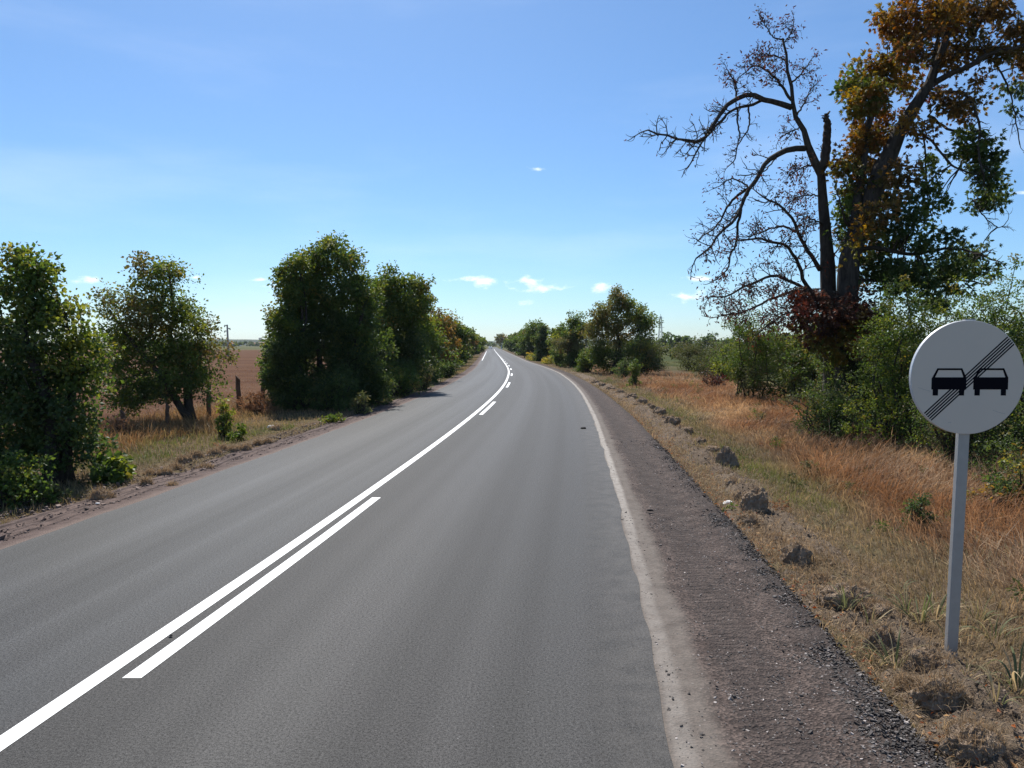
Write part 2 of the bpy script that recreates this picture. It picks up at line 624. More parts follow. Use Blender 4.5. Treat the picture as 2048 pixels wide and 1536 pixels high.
M = {
    'leaf': foliage_mat('leaf', .44),
    'leaf_dry': foliage_mat('dry_leaf', .3, .7, .2),
    'grass': foliage_mat('grass_blade', .35, .65, .25),
    'bark': bark_mat('bark_dark', (.030, .024, .020), (.095, .078, .064)),
    'bark_pale': bark_mat('bark_grey', (.07, .058, .046), (.17, .14, .11)),
    'asphalt': asphalt_mat(),
    'paint': paint_mat('road_paint'),
    'paint_worn': paint_mat('road_paint_worn', (.62, .61, .58), .12),
    'gravel_sheet': shoulder_mat('gravel_shoulder', True),
    'dirt_sheet': shoulder_mat('dirt_shoulder', False),
    'ground': ground_mat(),
    'clod': clod_mat('clod_earth', 1.2),
    'spoil': clod_mat('spoil_earth', .62),
    'stone': None,
    'zinc': simple('galvanised_steel', (.40, .385, .365), .5, .4, .35, .12, 14, .06),
    'sign_white': simple('sign_sheeting', (.68, .59, .49), .5, .3, 0., .03, 3),
    'sign_black': simple('sign_black_film', (.004, .004, .008), .7, .08, 0., .1, 3),
    'sign_rim': simple('sign_edge', (.62, .62, .62), .4, .4, .3, .06, 8),
    'post_wood': bark_mat('weathered_post', (.075, .045, .032), (.20, .125, .085)),
    'concrete': simple('concrete', (.36, .35, .33), .85, .2, 0., .15, 3, .2),
    'steel_far': simple('pylon_steel', (.27, .29, .31), .6, .3, .2, .1, 2),
    'white_wall': simple('white_render', (.72, .71, .68), .85, .2, 0., .06, 1),
    'roof_tile': simple('clay_roof', (.32, .14, .09), .85, .2, 0., .2, 2),
    'car_white': simple('car_paint', (.78, .78, .78), .3, .5, 0., .03, 1),
    'car_glass': simple('car_glass', (.02, .025, .03), .08, .6, 0., .05, 1),
    'rubber': simple('tyre_rubber', (.02, .02, .02), .85, .2, 0., .1, 10),
    'lamp_glass': simple('lamp_glass', (.7, .72, .74), .12, .6, 0., .05, 10),
    'scrap': simple('paper_scrap', (.72, .70, .66), .8, .2, 0., .1, 20),
    'debris': simple('dark_scrap', (.012, .011, .011), .8, .2, 0., .2, 20),
    'hill': simple('wooded_hill', (.055, .075, .045), .95, .1, 0., .35, .01),
    'window': simple('window_glass', (.03, .035, .045), .15, .5, 0., .1, 2),
}


def stone_mat():
    k = NT('stone')
    c = k.attr('Col')
    n = k.noise(k.coords(), 60, 4)
    c = k.mix(.6, c, k.mix(n, (.6, .6, .6), (1.35, 1.35, 1.35)), 'MULTIPLY')
    return k.done(k.principled(c, .85, .25))


M['stone'] = stone_mat()

# ------------------------------------------------------------------ the road's course
RC = np.array([(-60, -8.6), (-30, -6.5), (-10, -4.62), (4.6, -3.14), (7, -2.9), (9.5, -2.66), (12.7, -2.38), (19, -1.87), (25, -1.45),
               (31.7, -1.06), (39, -.72), (47.5, -.46), (56, -.33), (66, -.28), (75, -.35), (85, -.54), (99, -.9), (121, -1.52),
               (163, -2.72), (241, -5.0), (376, -8.75), (700, -17.6), (3400, -92)], float)


def hermite(xq, xs, ys):
    m = np.empty(len(xs))
    h = np.diff(xs)
    d = np.diff(ys) / h
    m[1:-1] = (d[:-1] * h[1:] + d[1:] * h[:-1]) / (h[1:] + h[:-1])
    m[0], m[-1] = d[0], d[-1]
    i = np.clip(np.searchsorted(xs, xq) - 1, 0, len(xs) - 2)
    t = (xq - xs[i]) / h[i]
    t2, t3 = t * t, t * t * t
    return (2 * t3 - 3 * t2 + 1) * ys[i] + (t3 - 2 * t2 + t) * h[i] * m[i] + (-2 * t3 + 3 * t2) * ys[i + 1] + (t3 - t2) * h[i] * m[i + 1]


def xc(Y):
    return hermite(np.asarray(Y, float), RC[:, 0], RC[:, 1])


def r_off(Y):       # right asphalt edge, metres from the solid line
    return np.interp(Y, [0, 20, 50, 66, 84, 110, 3000], [4.13, 4.08, 4.25, 4.28, 3.95, 3.35, 3.35])


def g_off(Y):       # right edge of the gravel shoulder
    return r_off(Y) + np.interp(Y, [0, 6, 25, 45, 70, 110, 3000], [1.72, 1.58, 1.46, 1.2, 1.0, .7, .7])


L_OFF = -3.40


def l_sh(Y):        # outer edge of the left dirt shoulder
    return L_OFF - np.interp(Y, [0, 12, 20, 60, 3000], [1.15, 1.05, .85, .75, .7])


def gz(X, Y):
    """height of the ground sheet"""
    X, Y = np.asarray(X, float), np.asarray(Y, float)
    off = X - xc(Y)
    tr = off - g_off(Y)
    tl = l_sh(Y) - off
    z = np.full(np.broadcast(X, Y).shape, -0.07)
    z = np.where(tr > -.15, -0.045 - .05 * np.clip(tr / 1.0, 0, 1) - .05 * np.clip((tr - 1) / 2, 0, 1), z)
    z = np.where(tl > -.15, -0.045 - .05 * np.clip(tl / 1.2, 0, 1), z)
    out = np.clip(np.maximum(tr, tl) / .5, 0, 1)
    bump = (fbm(X * .9, Y * .9, 3, 3) - .5) * .11 + (fbm(X * 3.1, Y * 3.1, 8, 2) - .5) * .045
    damp = np.clip(1.2 - Y / 120, .15, 1)
    berm = .05 * np.exp(-((tr - .75) / .4) ** 2) * np.clip((fbm(X * 1.3, Y * .8, 21, 2) - .35) * 3, 0, 1.4)
    return z + out * bump * damp + berm * damp


def rows(y0, y1, first, k):
    ys = [y0]
    s = first
    while ys[-1] < y1:
        step = max(first, abs(ys[-1]) * k)
        ys.append(ys[-1] + step)
    ys[-1] = y1
    return np.array(ys)


def sheet(name, Y, offs_of_y, z_of, mat, attrs=None, uv=False, n_cols=None):
    """sheet in road coordinates: offs_of_y(Y) -> (rows, cols) offsets from the solid line"""
    O = offs_of_y(Y)
    nr, nc = O.shape
    YY = np.repeat(Y[:, None], nc, 1)
    XX = xc(Y)[:, None] + O
    ZZ = z_of(XX, YY, O)
    v = np.stack([XX, YY, ZZ], -1).reshape(-1, 3)
    idx = np.arange(nr * nc).reshape(nr, nc)
    q = np.stack([idx[:-1, :-1], idx[:-1, 1:], idx[1:, 1:], idx[1:, :-1]], -1).reshape(-1, 4)
    me = mesh_from(name, v, np.zeros((0, 3), np.int64), q, None, True)
    if attrs:
        for k, fn in attrs.items():
            a = me.attributes.new(k, 'FLOAT', 'POINT')
            a.data.foreach_set('value', np.broadcast_to(fn(XX, YY, O), XX.shape).astype(np.float32).ravel())
    if uv:
        u = me.uv_layers.new(name='road')
        li = np.empty(len(me.loops), np.int32)
        me.loops.foreach_get('vertex_index', li)
        co = np.stack([O.ravel(), YY.ravel()], -1)[li]
        u.data.foreach_set('uv', co.astype(np.float32).ravel())
    me.materials.append(mat)
    o = bpy.data.objects.new(name, me)
    COL.objects.link(o)
    return o


def build_setting():
    Yg = np.concatenate([rows(-60, 1.5, 1.5, .02)[:-1], rows(1.5, 3150, .14, .021)])
    side = np.concatenate([np.arange(0, 9, .16), 9 + np.cumsum(.2 * 1.16 ** np.arange(52))])
    right = side[side < 3100]
    cols = np.concatenate([-right[:0:-1] - 4.0, np.linspace(-4.0, 5.2, 14), right[1:] + 5.2])
    cols = np.clip(cols, -3100, 3100)

    def fld(X, Y, O):
        e = (fbm(X * .25, Y * .25, 5, 3) - .5) * 2.5
        return np.clip((-(O + 9.6) + e) / 1.2, 0, 1) * np.clip((Y + 20) / 10, 0, 1)
    g = sheet('ground', Yg, lambda Y: np.tile(cols, (len(Y), 1)), lambda X, Y, O: gz(X, Y), M['ground'], {
        'field': fld,
        'green': lambda X, Y, O: np.clip((O - 15 + (fbm(X * .1, Y * .1, 6) - .5) * 8) / 5, 0, 1),
        'far': lambda X, Y, O: np.clip((Y - 340 + (fbm(X * .01, Y * .01, 7) - .5) * 60) / 30, 0, 1)})
    tag(g, kind='structure')
    Yr = np.concatenate([rows(-60, 1.5, 1.5, .02)[:-1], rows(1.5, 700, .25, .02)])

    def road_cols(Y):
        f = np.linspace(0, 1, 13)
        jit = (fbm(Y * 1.1, Y * 0, 31, 3) - .5)[:, None]
        e0 = L_OFF + jit * .10
        e1 = (r_off(Y)[:, None] + (fbm(Y * 1.4, Y * 0 + 9, 33, 3) - .5)[:, None] * .09)
        return e0 + (e1 - e0) * f[None]
    rd = sheet('road', Yr, road_cols, lambda X, Y, O: 0.0 * X, M['asphalt'],
               {'edge': lambda X, Y, O: r_off(Y) - O}, uv=True)
    tag(rd, kind='structure')
    Ys = rows(1.0, 420, .09, .012)

    def sh_r(Y):
        a = r_off(Y)[:, None] - .12
        b = g_off(Y)[:, None] + (fbm(Y * 1.7, Y * 0 + 3, 41, 4) - .5)[:, None] * .26
        return a + (b - a) * np.linspace(0, 1, 15)[None]

    def sh_rz(X, Y, O):
        t = O - r_off(Y)
        w = g_off(Y) - r_off(Y)
        z = -.006 - .02 * np.clip(t, 0, 1)
        z = z - .030 * np.exp(-((t - .72) / .2) ** 2) * np.clip((70 - Y) / 40, 0, 1)
        z = z + .028 * np.exp(-((t - w * .88) / .14) ** 2) * (.4 + fbm(X * 2.5, Y * 2.5, 44, 2))
        z = z - .05 * np.clip((t - w + .06) / .1, 0, 1)
        return z + (fbm(X * 5, Y * 5, 45, 2) - .5) * .016 * np.clip(t / .2, 0, 1)
    s1 = sheet('gravel_shoulder', Ys, sh_r, sh_rz, M['gravel_sheet'],
               {'t': lambda X, Y, O: O - r_off(Y), 'yy': lambda X, Y, O: Y})
    tag(s1, kind='structure')

    def sh_l(Y):
        a = L_OFF + .12
        b = l_sh(Y)[:, None] + (fbm(Y * 1.2, Y * 0 + 5, 51, 4) - .5)[:, None] * .5
        return (b + (a - b) * np.linspace(0, 1, 14)[None])

    def sh_lz(X, Y, O):
        t = L_OFF - O
        w = L_OFF - l_sh(Y)
        z = -.006 - .015 * np.clip(t / .6, 0, 1)
        z = z - .03 * np.clip((t - w + .05) / .2, 0, 1)
        rut = .03 * np.sin((t + .5 * fbm(Y * .12, Y * 0, 53, 2)) * 17) * np.clip((t - .25) / .2, 0, 1)
        return z + rut * .6 + (fbm(X * 5, Y * 5, 52, 3) - .5) * .05 * np.clip(t / .25, 0, 1)
    s2 = sheet('dirt_shoulder', Ys, sh_l, sh_lz, M['dirt_sheet'],
               {'t': lambda X, Y, O: L_OFF - O, 'yy': lambda X, Y, O: Y})
    tag(s2, kind='structure')

    # markings: each its own sheet 4 mm above the asphalt
    def stripe(name, y0, y1, off, w, mat, label=None, step=.25, skew=0.0):
        Y = np.linspace(y0, y1, max(3, int((y1 - y0) / max(step, y0 * .012)) + 2))
        o = sheet(name, Y, lambda Y: np.tile(np.array([off - w / 2, off + w / 2]), (len(Y), 1)), lambda X, Y, O: 0 * X + .004, mat)
        tag(o, kind='structure')
        if label:
            o['label'] = label
    stripe('center_line', 1.5, 420, 0.0, .145, M['paint'], 'continuous white centre line curving along the road')
    for i, (a, b) in enumerate([(5.5, 12.15), (26.6, 32.7), (43.6, 49.4), (59.8, 64.8), (74, 78.3), (86, 89.8), (98.5, 102),
                                (110.5, 113.8), (122.5, 125.5), (134, 137), (146, 149), (158, 161)]):
        stripe('lane_dash', a, b, .262 if i else .255, .14, M['paint'], None)
    stripe('edge_line', 118, 290, L_OFF + .22, .13, M['paint'], 'thin white edge line on the far left side of the road')

    # distant low hills all round
    for nm, R_, hs, seed in (('hills', 2900, 15, 61), ('hills', 3050, 24, 62)):
        a = np.linspace(-math.radians(115), math.radians(115), 260)
        h = hs * (.35 + .9 * fbm(a * 5 + 3, a * 0, seed, 4)) + 2.0 * vnoise(a * 160, a * 0, seed)
        h = h * np.where(np.abs(a) < .06, .9, 1.0)
        mb = MB()
        P = np.stack([np.sin(a) * R_, np.cos(a) * R_], -1)
        lay = []
        for f, zf, zb in ((0, -1.0, 0), (40, .45, 0), (90, .85, 0), (150, 1.0, 0), (200, .6, 0)):
            lay.append(np.column_stack([P * (1 - .0 + f / R_ * .25), h * zf if zf > 0 else np.full(len(a), -1.0)]))
        v = np.vstack(lay)
        n = len(a)
        q = []
        for l in range(len(lay) - 1):
            for i in range(n - 1):
                q.append((l * n + i, l * n + i + 1, (l + 1) * n + i + 1, (l + 1) * n + i))
        mb.add(v, quads=q)
        o = mb.build(nm, M['hill'], smooth=True)
        tag(o, 'low hazy wooded hills along the horizon', kind='structure')


build_setting()
# ------------------------------------------------------------------ leaves, twigs, crowns
def unit(v):
    return v / (np.linalg.norm(v, axis=-1, keepdims=True) + 1e-9)


def leaf_faces(mb, P, D, size, col, r, width=.55, fold=.10):
    """one folded two-triangle leaf at each point P, pointing along D"""
    n = len(P)
    D = unit(D)
    W = unit(np.cross(D, unit(r.normal(size=(n, 3)))))
    Nn = np.cross(D, W)
    s = np.asarray(size)[:, None]
    v = np.stack([P, P + D * s * .45 + W * s * width * .5 + Nn * s * fold, P + D * s - Nn * s * fold, P + D * s * .45 - W * s * width * .5 + Nn * s * fold], 1)
    b = np.arange(n)[:, None] * 4
    t = np.concatenate([b + [0, 1, 2], b + [0, 2, 3]], 0)
    mb.add(v.reshape(-1, 3), tris=t, col=np.repeat(col, 4, 0))


def palmate_faces(mb, P, D, size, col, r):
    """hand-shaped leaf: five leaflets fanned out from each point"""
    n = len(P)
    D = unit(D)
    W = unit(np.cross(D, unit(r.normal(size=(n, 3)))))
    for a, k in ((-1.15, .65), (-.6, .9), (0, 1.), (.6, .9), (1.15, .65)):
        d = D * math.cos(a) + W * math.sin(a)
        d = d + np.array((0, 0, -.25))
        leaf_faces(mb, P, d, size * k, col, r, .42, .06)


def pick(r, pal, n):
    """colours from a palette of (weight, rgb)"""
    w = np.array([p[0] for p in pal], float)
    c = np.array([p[1] for p in pal], float)
    i = r.choice(len(pal), n, p=w / w.sum())
    return c[i] * r.uniform(.72, 1.3, (n, 1))


GREEN = [(5, (.066, .105, .026)), (3, (.085, .125, .028)), (1.2, (.16, .18, .035)), (.5, (.20, .15, .04))]
GREEN_Y = [(4, (.065, .105, .024)), (3, (.12, .155, .030)), (2, (.21, .215, .045)), (.4, (.24, .16, .04))]
OLIVE = [(4, (.085, .095, .036)), (3, (.11, .125, .05)), (1.5, (.15, .115, .05)), (.5, (.22, .15, .05))]
AUTUMN = [(3, (.105, .105, .032)), (3, (.17, .115, .038)), (2, (.22, .12, .03)), (1.4, (.26, .17, .05))]
TURN = [(4, (.085, .105, .03)), (3, (.12, .125, .035)), (2, (.16, .12, .04)), (1, (.2, .13, .045))]
SCRUB = [(4, (.060, .072, .026)), (3, (.078, .088, .032)), (1, (.11, .09, .038))]
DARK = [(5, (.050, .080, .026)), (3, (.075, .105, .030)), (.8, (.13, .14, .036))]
ORANGE = [(3, (.20, .095, .026)), (3, (.22, .135, .032)), (2, (.14, .06, .024)), (3, (.11, .105, .028))]
REDBROWN = [(3, (.105, .038, .026)), (4, (.070, .036, .024)), (.7, (.17, .055, .028)), (2, (.050, .036, .022))]
MIXED = [(3, (.085, .105, .025)), (2, (.17, .15, .032)), (2, (.28, .15, .03)), (1, (.19, .085, .03))]
DEADLEAF = [(3, (.20, .11, .06)), (3, (.27, .16, .09)), (1, (.14, .075, .04))]
YELLOWISH = [(4, (.25, .225, .05)), (3, (.15, .165, .04)), (1, (.30, .2, .05))]


def crown_points(r, lobes, clump, n_leaves):
    """clump centres spread through a set of ellipsoid lobes, then leaves round each clump"""
    vol = np.array([l[1][0] * l[1][1] * l[1][2] * (l[2] if len(l) > 2 else 1) for l in lobes]) ** .72
    n_cl = max(8, int(n_leaves / 34))
    li = r.choice(len(lobes), n_cl, p=vol / vol.sum())
    c = np.array([l[0] for l in lobes])[li]
    rad = np.array([l[1] for l in lobes])[li]
    d = unit(r.normal(size=(n_cl, 3)))
    rr = r.uniform(0, 1, (n_cl, 1)) ** .5
    cen = c + d * rad * rr * r.uniform(.8, 1.08, (n_cl, 1))
    k = np.maximum(4, r.poisson(n_leaves / n_cl, n_cl))
    ci = np.repeat(np.arange(n_cl), k)
    cl = clump * r.uniform(.6, 1.35, n_cl)
    g = np.clip(r.normal(size=(len(ci), 3)), -1.7, 1.7) * np.array((1, 1, .75))
    P = cen[ci] + g * cl[ci][:, None] * .5
    return cen, ci, P, li, c, rad


def crown(mb, r, lobes, clump, n_leaves, size, pal, width=.6, palmate=False, zmin=None, pals=None):
    cen, ci, P, li, lc, lr = crown_points(r, lobes, clump, n_leaves)
    base = pick(r, pal, len(cen))
    if pals is not None:
        for j, p in enumerate(pals):
            m = li == j
            if m.any():
                base[m] = pick(r, p, m.sum())
    own = pick(r, pal, len(P))
    if pals is not None:
        lj = li[ci]
        for j, p in enumerate(pals):
            m = lj == j
            if m.any():
                own[m] = pick(r, p, m.sum())
    col = base[ci] * .62 + own * .38
    D = (P - cen[ci]) + r.normal(size=P.shape) * clump * .5 + np.array((0, 0, -.25)) * clump
    s = size * r.uniform(.65, 1.3, len(P))
    if zmin is not None:
        keep = P[:, 2] > zmin + r.uniform(0, .12, len(P))
        P, D, s, col, ci = P[keep], D[keep], s[keep], col[keep], ci[keep]
    if palmate:
        palmate_faces(mb, P, D, s, col, r)
    else:
        leaf_faces(mb, P, D, s, col, r, width)
    return cen


def curve_pts(a, b, r, n=6, wob=.12, sag=0.0):
    a, b = np.asarray(a, float), np.asarray(b, float)
    t = np.linspace(0, 1, n)[:, None]
    p = a + (b - a) * t
    L = np.linalg.norm(b - a)
    w = np.cumsum(r.normal(size=(n, 3)), 0) * wob * L / n
    p = p + w * np.sin(np.pi * t) + np.array((0, 0, 1.0)) * sag * L * np.sin(np.pi * t)
    return p


def tree(name, label, base, height, width, pal, n_leaves, leaf, seed, shape='round', trunk_r=.12, lean=(0, 0), clear=.12, group=None,
         clump=None, trunk_mat='bark', lobes=None, stems=1, leaf_w=.6, cat='tree', pals=None, depth=None, mat='leaf', n_lobes=13):
    """tapered trunk, limbs to each lobe of the crown, twigs to the clumps and a crown of separate leaves"""
    r = rng(seed)
    X, Y = base
    z0 = float(gz(X, Y)) - .05
    root = thing(name, label, cat, (X, Y, z0), group)
    depth = depth or width
    given = lobes is not None
    if lobes is None:
        lobes = []
        for i in range(n_lobes):
            t = (i + .5) / n_lobes
            zz = height * (clear + (1 - clear) * t * .93)
            if shape == 'cone':
                f = max(.2, 1.0 * (1 - t) ** .5 * min(1, .72 + t * 2.2))
            elif shape == 'bush':
                f = math.sqrt(max(.1, 1 - (t * .95) ** 2))
            else:
                f = math.sqrt(max(.09, 1 - (2 * t - .82) ** 2 / 1.55)) * .95
            a = r.uniform(0, 2 * math.pi)
            q = r.uniform(.15, .5) * f
            c = (math.cos(a) * width * .5 * q + lean[0] * t * height, math.sin(a) * depth * .5 * q + lean[1] * t * height, zz)
            rr = r.uniform(.5, .78) * f
            lobes.append((c, (width * .5 * rr, depth * .5 * rr, height * (1 - clear) * r.uniform(.11, .19))))
    clump = clump or width * .085
    # ragged sprigs all over the masses
    extra, ep = [], []
    for j, l in enumerate(lobes):
        for q in range(8):
            d = unit(r.normal(size=3) + np.array((0, 0, .35)))
            c = np.array(l[0]) + d * np.array(l[1]) * r.uniform(.92, 1.32)
            m = float(np.mean(l[1])) * r.uniform(.13, .36)
            extra.append((tuple(c), (m * .8, m * .8, m * 1.5)))
            if pals is not None:
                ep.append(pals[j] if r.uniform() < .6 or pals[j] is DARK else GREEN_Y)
    lobes = list(lobes)
    if pals is not None:
        pals = list(pals[:len(lobes)]) + ep
    n_main = len(lobes)
    mb = MB()
    cen = crown(mb, r, lobes + extra, clump, int(n_leaves * .85), leaf * 1.06, pal, leaf_w, zmin=.02, pals=pals)
    mb.build('crown', M[mat], root)
    # trunk and limbs
    tb = MB()
    top = np.array((lean[0] * height * .8, lean[1] * height * .8, height * .82))
    trunks = []
    for s in range(stems):
        b0 = np.array((r.uniform(-1, 1), r.uniform(-1, 1), 0)) * (0 if stems == 1 else width * .12)
        up = [l[0] for l in lobes[:n_main] if l[0][2] > height * .5] or [top]
        e = np.array(up[r.integers(len(up))]) if stems > 1 or given else top
        p = curve_pts(b0, e, r, 9, .22)
        p[0] = b0
        rad = trunk_r * (1 - np.linspace(0, 1, 9) * .86) * (1 if s == 0 else .8)
        rad[0] *= 1.35
        tb.tube(p, rad, 9, wob=.08, seed=seed + s)
        trunks.append((p, rad))
    tb.build('trunk', M[trunk_mat], root, smooth=True)
    lb = MB()
    ends = []
    for c, rr, *_ in lobes:
        p, rad = trunks[r.integers(len(trunks))]
        zt = max(.12 * height, c[2] - .55 * math.hypot(c[0], c[1]) - .08 * height)
        i = int(np.clip(np.searchsorted(p[:, 2], zt), 1, len(p) - 2))
        lb.tube(curve_pts(p[i], c, r, 6, .2, .06), np.linspace(rad[i] * .55, rad[i] * .12, 6), 5, cap=False)
        ends.append((p[i], np.array(c)))
    E_ = np.array([e[1] for e in ends])
    S_ = np.array([e[0] for e in ends])
    for c in cen[:: max(1, len(cen) // 170)]:
        j = np.argmin(((E_ - c) ** 2).sum(1))
        a = S_[j] + (E_[j] - S_[j]) * r.uniform(.55, 1)
        lb.tube(curve_pts(a, c, r, 4, .2), np.linspace(trunk_r * .10, trunk_r * .03, 4), 3, cap=False)
    lb.build('branches', M[trunk_mat], root)
    return root


def bush(name, label, base, height, width, pal, n_leaves, leaf, seed, group=None, depth=None, leaf_w=.6, cat='bush', clump=None, pals=None, mat='leaf', lobes=None, n_lobes=12, tips=0):
    """several stems from the ground and leaves down to it"""
    r = rng(seed)
    X, Y = base
    z0 = float(gz(X, Y)) - .03
    root = thing(name, label, cat, (X, Y, z0), group)
    depth = depth or width
    if lobes is None:
        lobes = []
        for i in range(n_lobes):
            a = r.uniform(0, 2 * math.pi)
            q = r.uniform(0, .62)
            lv = (i + .5) / n_lobes
            q *= 1.15 - .55 * lv
            hh = height * (.10 + .68 * lv)
            lobes.append(((math.cos(a) * width * .5 * q, math.sin(a) * depth * .5 * q, hh),
                          (width * r.uniform(.2, .34), depth * r.uniform(.2, .34), min(hh + .1, height * r.uniform(.2, .32)))))
    for k in range(tips):     # long shoots above the mass
        c, rr = lobes[r.integers(len(lobes))][:2]
        lobes = lobes + [((c[0] + r.uniform(-.6, .6) * rr[0], c[1] + r.uniform(-.6, .6) * rr[1], height * r.uniform(.82, 1.03)), (width * .035, width * .035, height * .12))]
    clump = clump or width * .09
    mb = MB()
    cen = crown(mb, r, lobes, clump, int(n_leaves * .85), leaf * 1.06, pal, leaf_w, zmin=.0, pals=pals)
    mb.build('foliage', M[mat], root)
    sb = MB()
    for c in cen[:: max(1, len(cen) // 38)]:
        b0 = np.array((c[0] * .25 + r.uniform(-.06, .06) * width, c[1] * .25 + r.uniform(-.06, .06) * depth, 0))
        sb.tube(curve_pts(b0, c, r, 6, .25, .05), np.linspace(.012 + width * .006, .003 + width * .001, 6), 4, cap=False)
    sb.build('stems', M['bark'], root)
    return root


# ------------------------------------------------------------------ the two horse chestnuts on the right
def smooth_path(p, n):
    p = np.asarray(p, float)
    d = np.concatenate([[0], np.cumsum(np.linalg.norm(np.diff(p, axis=0), axis=1))])
    q = np.linspace(0, d[-1], n)
    return np.stack([hermite(q, d, p[:, i]) for i in range(3)], -1)


class TwigGrower:
    def __init__(self, r):
        self.r, self.mb, self.tips = r, MB(), []

    def twig(self, p, d, length, rad, level, curl):
        r = self.r
        n = 6
        pts = [np.array(p, float)]
        d = unit(np.asarray(d, float))
        for i in range(n - 1):
            d = unit(d + r.normal(size=3) * .23 + np.array((0, 0, curl)) * (.10 + .22 * i / n))
            pts.append(pts[-1] + d * length / (n - 1))
        pts = np.array(pts)
        self.mb.tube(pts, np.linspace(rad, rad * .42, n), 4 if level > 0 else 3, cap=False)
        self.tips.append((pts[-1], d, level))
        self.tips.append((pts[3], d, level))
        if level > 0:
            for k in range(r.integers(3, 6)):
                i = r.integers(1, n - 1)
                t = unit(pts[i + 1] - pts[i])
                side = unit(np.cross(t, r.normal(size=3)))
                self.twig(pts[i], t * .65 + side * .8, length * r.uniform(.4, .62), rad * .6, level - 1, curl + .15)


def chestnut(name, label, depth, trunk, limbs, seed, leaf_spec, twig_spec, lobes, leaf_size, n_leaves):
    r = rng(seed)
    b = at(trunk[0][0], trunk[0][1], depth)
    z0 = float(gz(b[0], depth)) - .1
    base = np.array((b[0], depth, z0))
    root = thing(name, label, 'tree', tuple(base))
    scale = depth / F_PX

    def path(pts, dd=0.0):
        out = []
        for i, (x, y, *_) in enumerate(pts):
            out.append(at(x, y, depth + dd * (i / max(1, len(pts) - 1))) - base)
        return np.array(out)
    tp = path(trunk)
    tp = np.vstack([np.array((tp[0][0], 0, 0)), tp]) if tp[0][2] > .3 else tp
    wid = np.array([t[2] for t in trunk]) * scale * .5
    wid = np.concatenate([[wid[0] * 1.5], wid]) if len(tp) > len(trunk) else wid
    P = smooth_path(tp, 26)
    R_ = np.interp(np.linspace(0, 1, 26), np.linspace(0, 1, len(wid)), wid)
    tb = MB()
    tb.tube(P, R_, 12, wob=.07, seed=seed)
    tb.build('trunk', M['bark'], root, smooth=True)
    tw = TwigGrower(r)
    for pts, w0, w1, dd, nt, tl, dens in limbs:
        lp = smooth_path(path(pts, dd), 18)
        lp[1:-1] += r.normal(size=(16, 3)) * .012
        lb = MB()
        lb.tube(lp, np.linspace(w0, w1, 18) * scale * .5, 8, wob=.06, seed=seed + nt)
        lb.build('limb', M['bark'], root, smooth=True)
        for k in range(nt):
            u = r.uniform(.18, 1.0) ** .8
            i = min(16, int(u * 17))
            t = unit(lp[i + 1] - lp[i])
            side = unit(np.cross(t, r.normal(size=3)))
            rad = max(.012, w1 * scale * .5 * .8)
            tw.twig(lp[i], t * .55 + side, tl * r.uniform(.6, 1.25) * (1.1 - .35 * u), min(rad, .028), 1, twig_spec)
        if nt:
            tw.twig(lp[-1], unit(lp[-1] - lp[-3]), tl * .9, w1 * scale * .45, 1, twig_spec)
        # leaves hanging on this limb's twigs
        if dens > 0:
            tw.tips = [x if len(x) == 4 else x + (dens,) for x in tw.tips]
        else:
            tw.tips = [x if len(x) == 4 else x + (0.0,) for x in tw.tips]
    if tw.mb.n:
        tag(tw.mb.build('twigs', M['bark'], root), kind='stuff')
    mb = MB()
    # sparse leaves on the twigs
    pp, dd_, cc = [], [], []
    for p, d, lev, dens in tw.tips:
        k = r.poisson(dens)
        for q in range(k):
            pp.append(p + r.normal(size=3) * .10)
            dd_.append(d + r.normal(size=3) * .6 + np.array((0, 0, -.8)))
    if pp:
        pp, dd_ = np.array(pp), np.array(dd_)
        col = pick(r, leaf_spec, len(pp))
        leaf_faces(mb, pp, dd_, leaf_size * r.uniform(.6, 1.3, len(pp)), col, r, .38, .12)
    # fuller lobes of palmate leaves
    if lobes:
        pals = []
        L_ = []
        for (x, y, rx, ry, dz, pal, w) in lobes:
            c = at(x, y, depth + dz) - base
            L_.append((tuple(c), (rx * scale, (rx + ry) * .5 * scale * 1.1, ry * scale), w))
            pals.append(pal)
        cen = crown(mb, r, L_, .36, n_leaves, leaf_size, MIXED, palmate=True, pals=pals)
        lb = MB()
        allp = np.vstack([smooth_path(path(l[0], l[3]), 24) for l in limbs] + [P])
        for c in cen[::2]:
            j = np.argmin(((allp - c) ** 2).sum(1))
            lb.tube(curve_pts(allp[j], c, r, 5, .22, .05), np.linspace(.028, .008, 5), 3, cap=False)
        tag(lb.build('twigs', M['bark'], root), kind='stuff')
    if mb.n:
        mb.build('crown', M['leaf_dry'] if not lobes else M['leaf'], root)
    return root


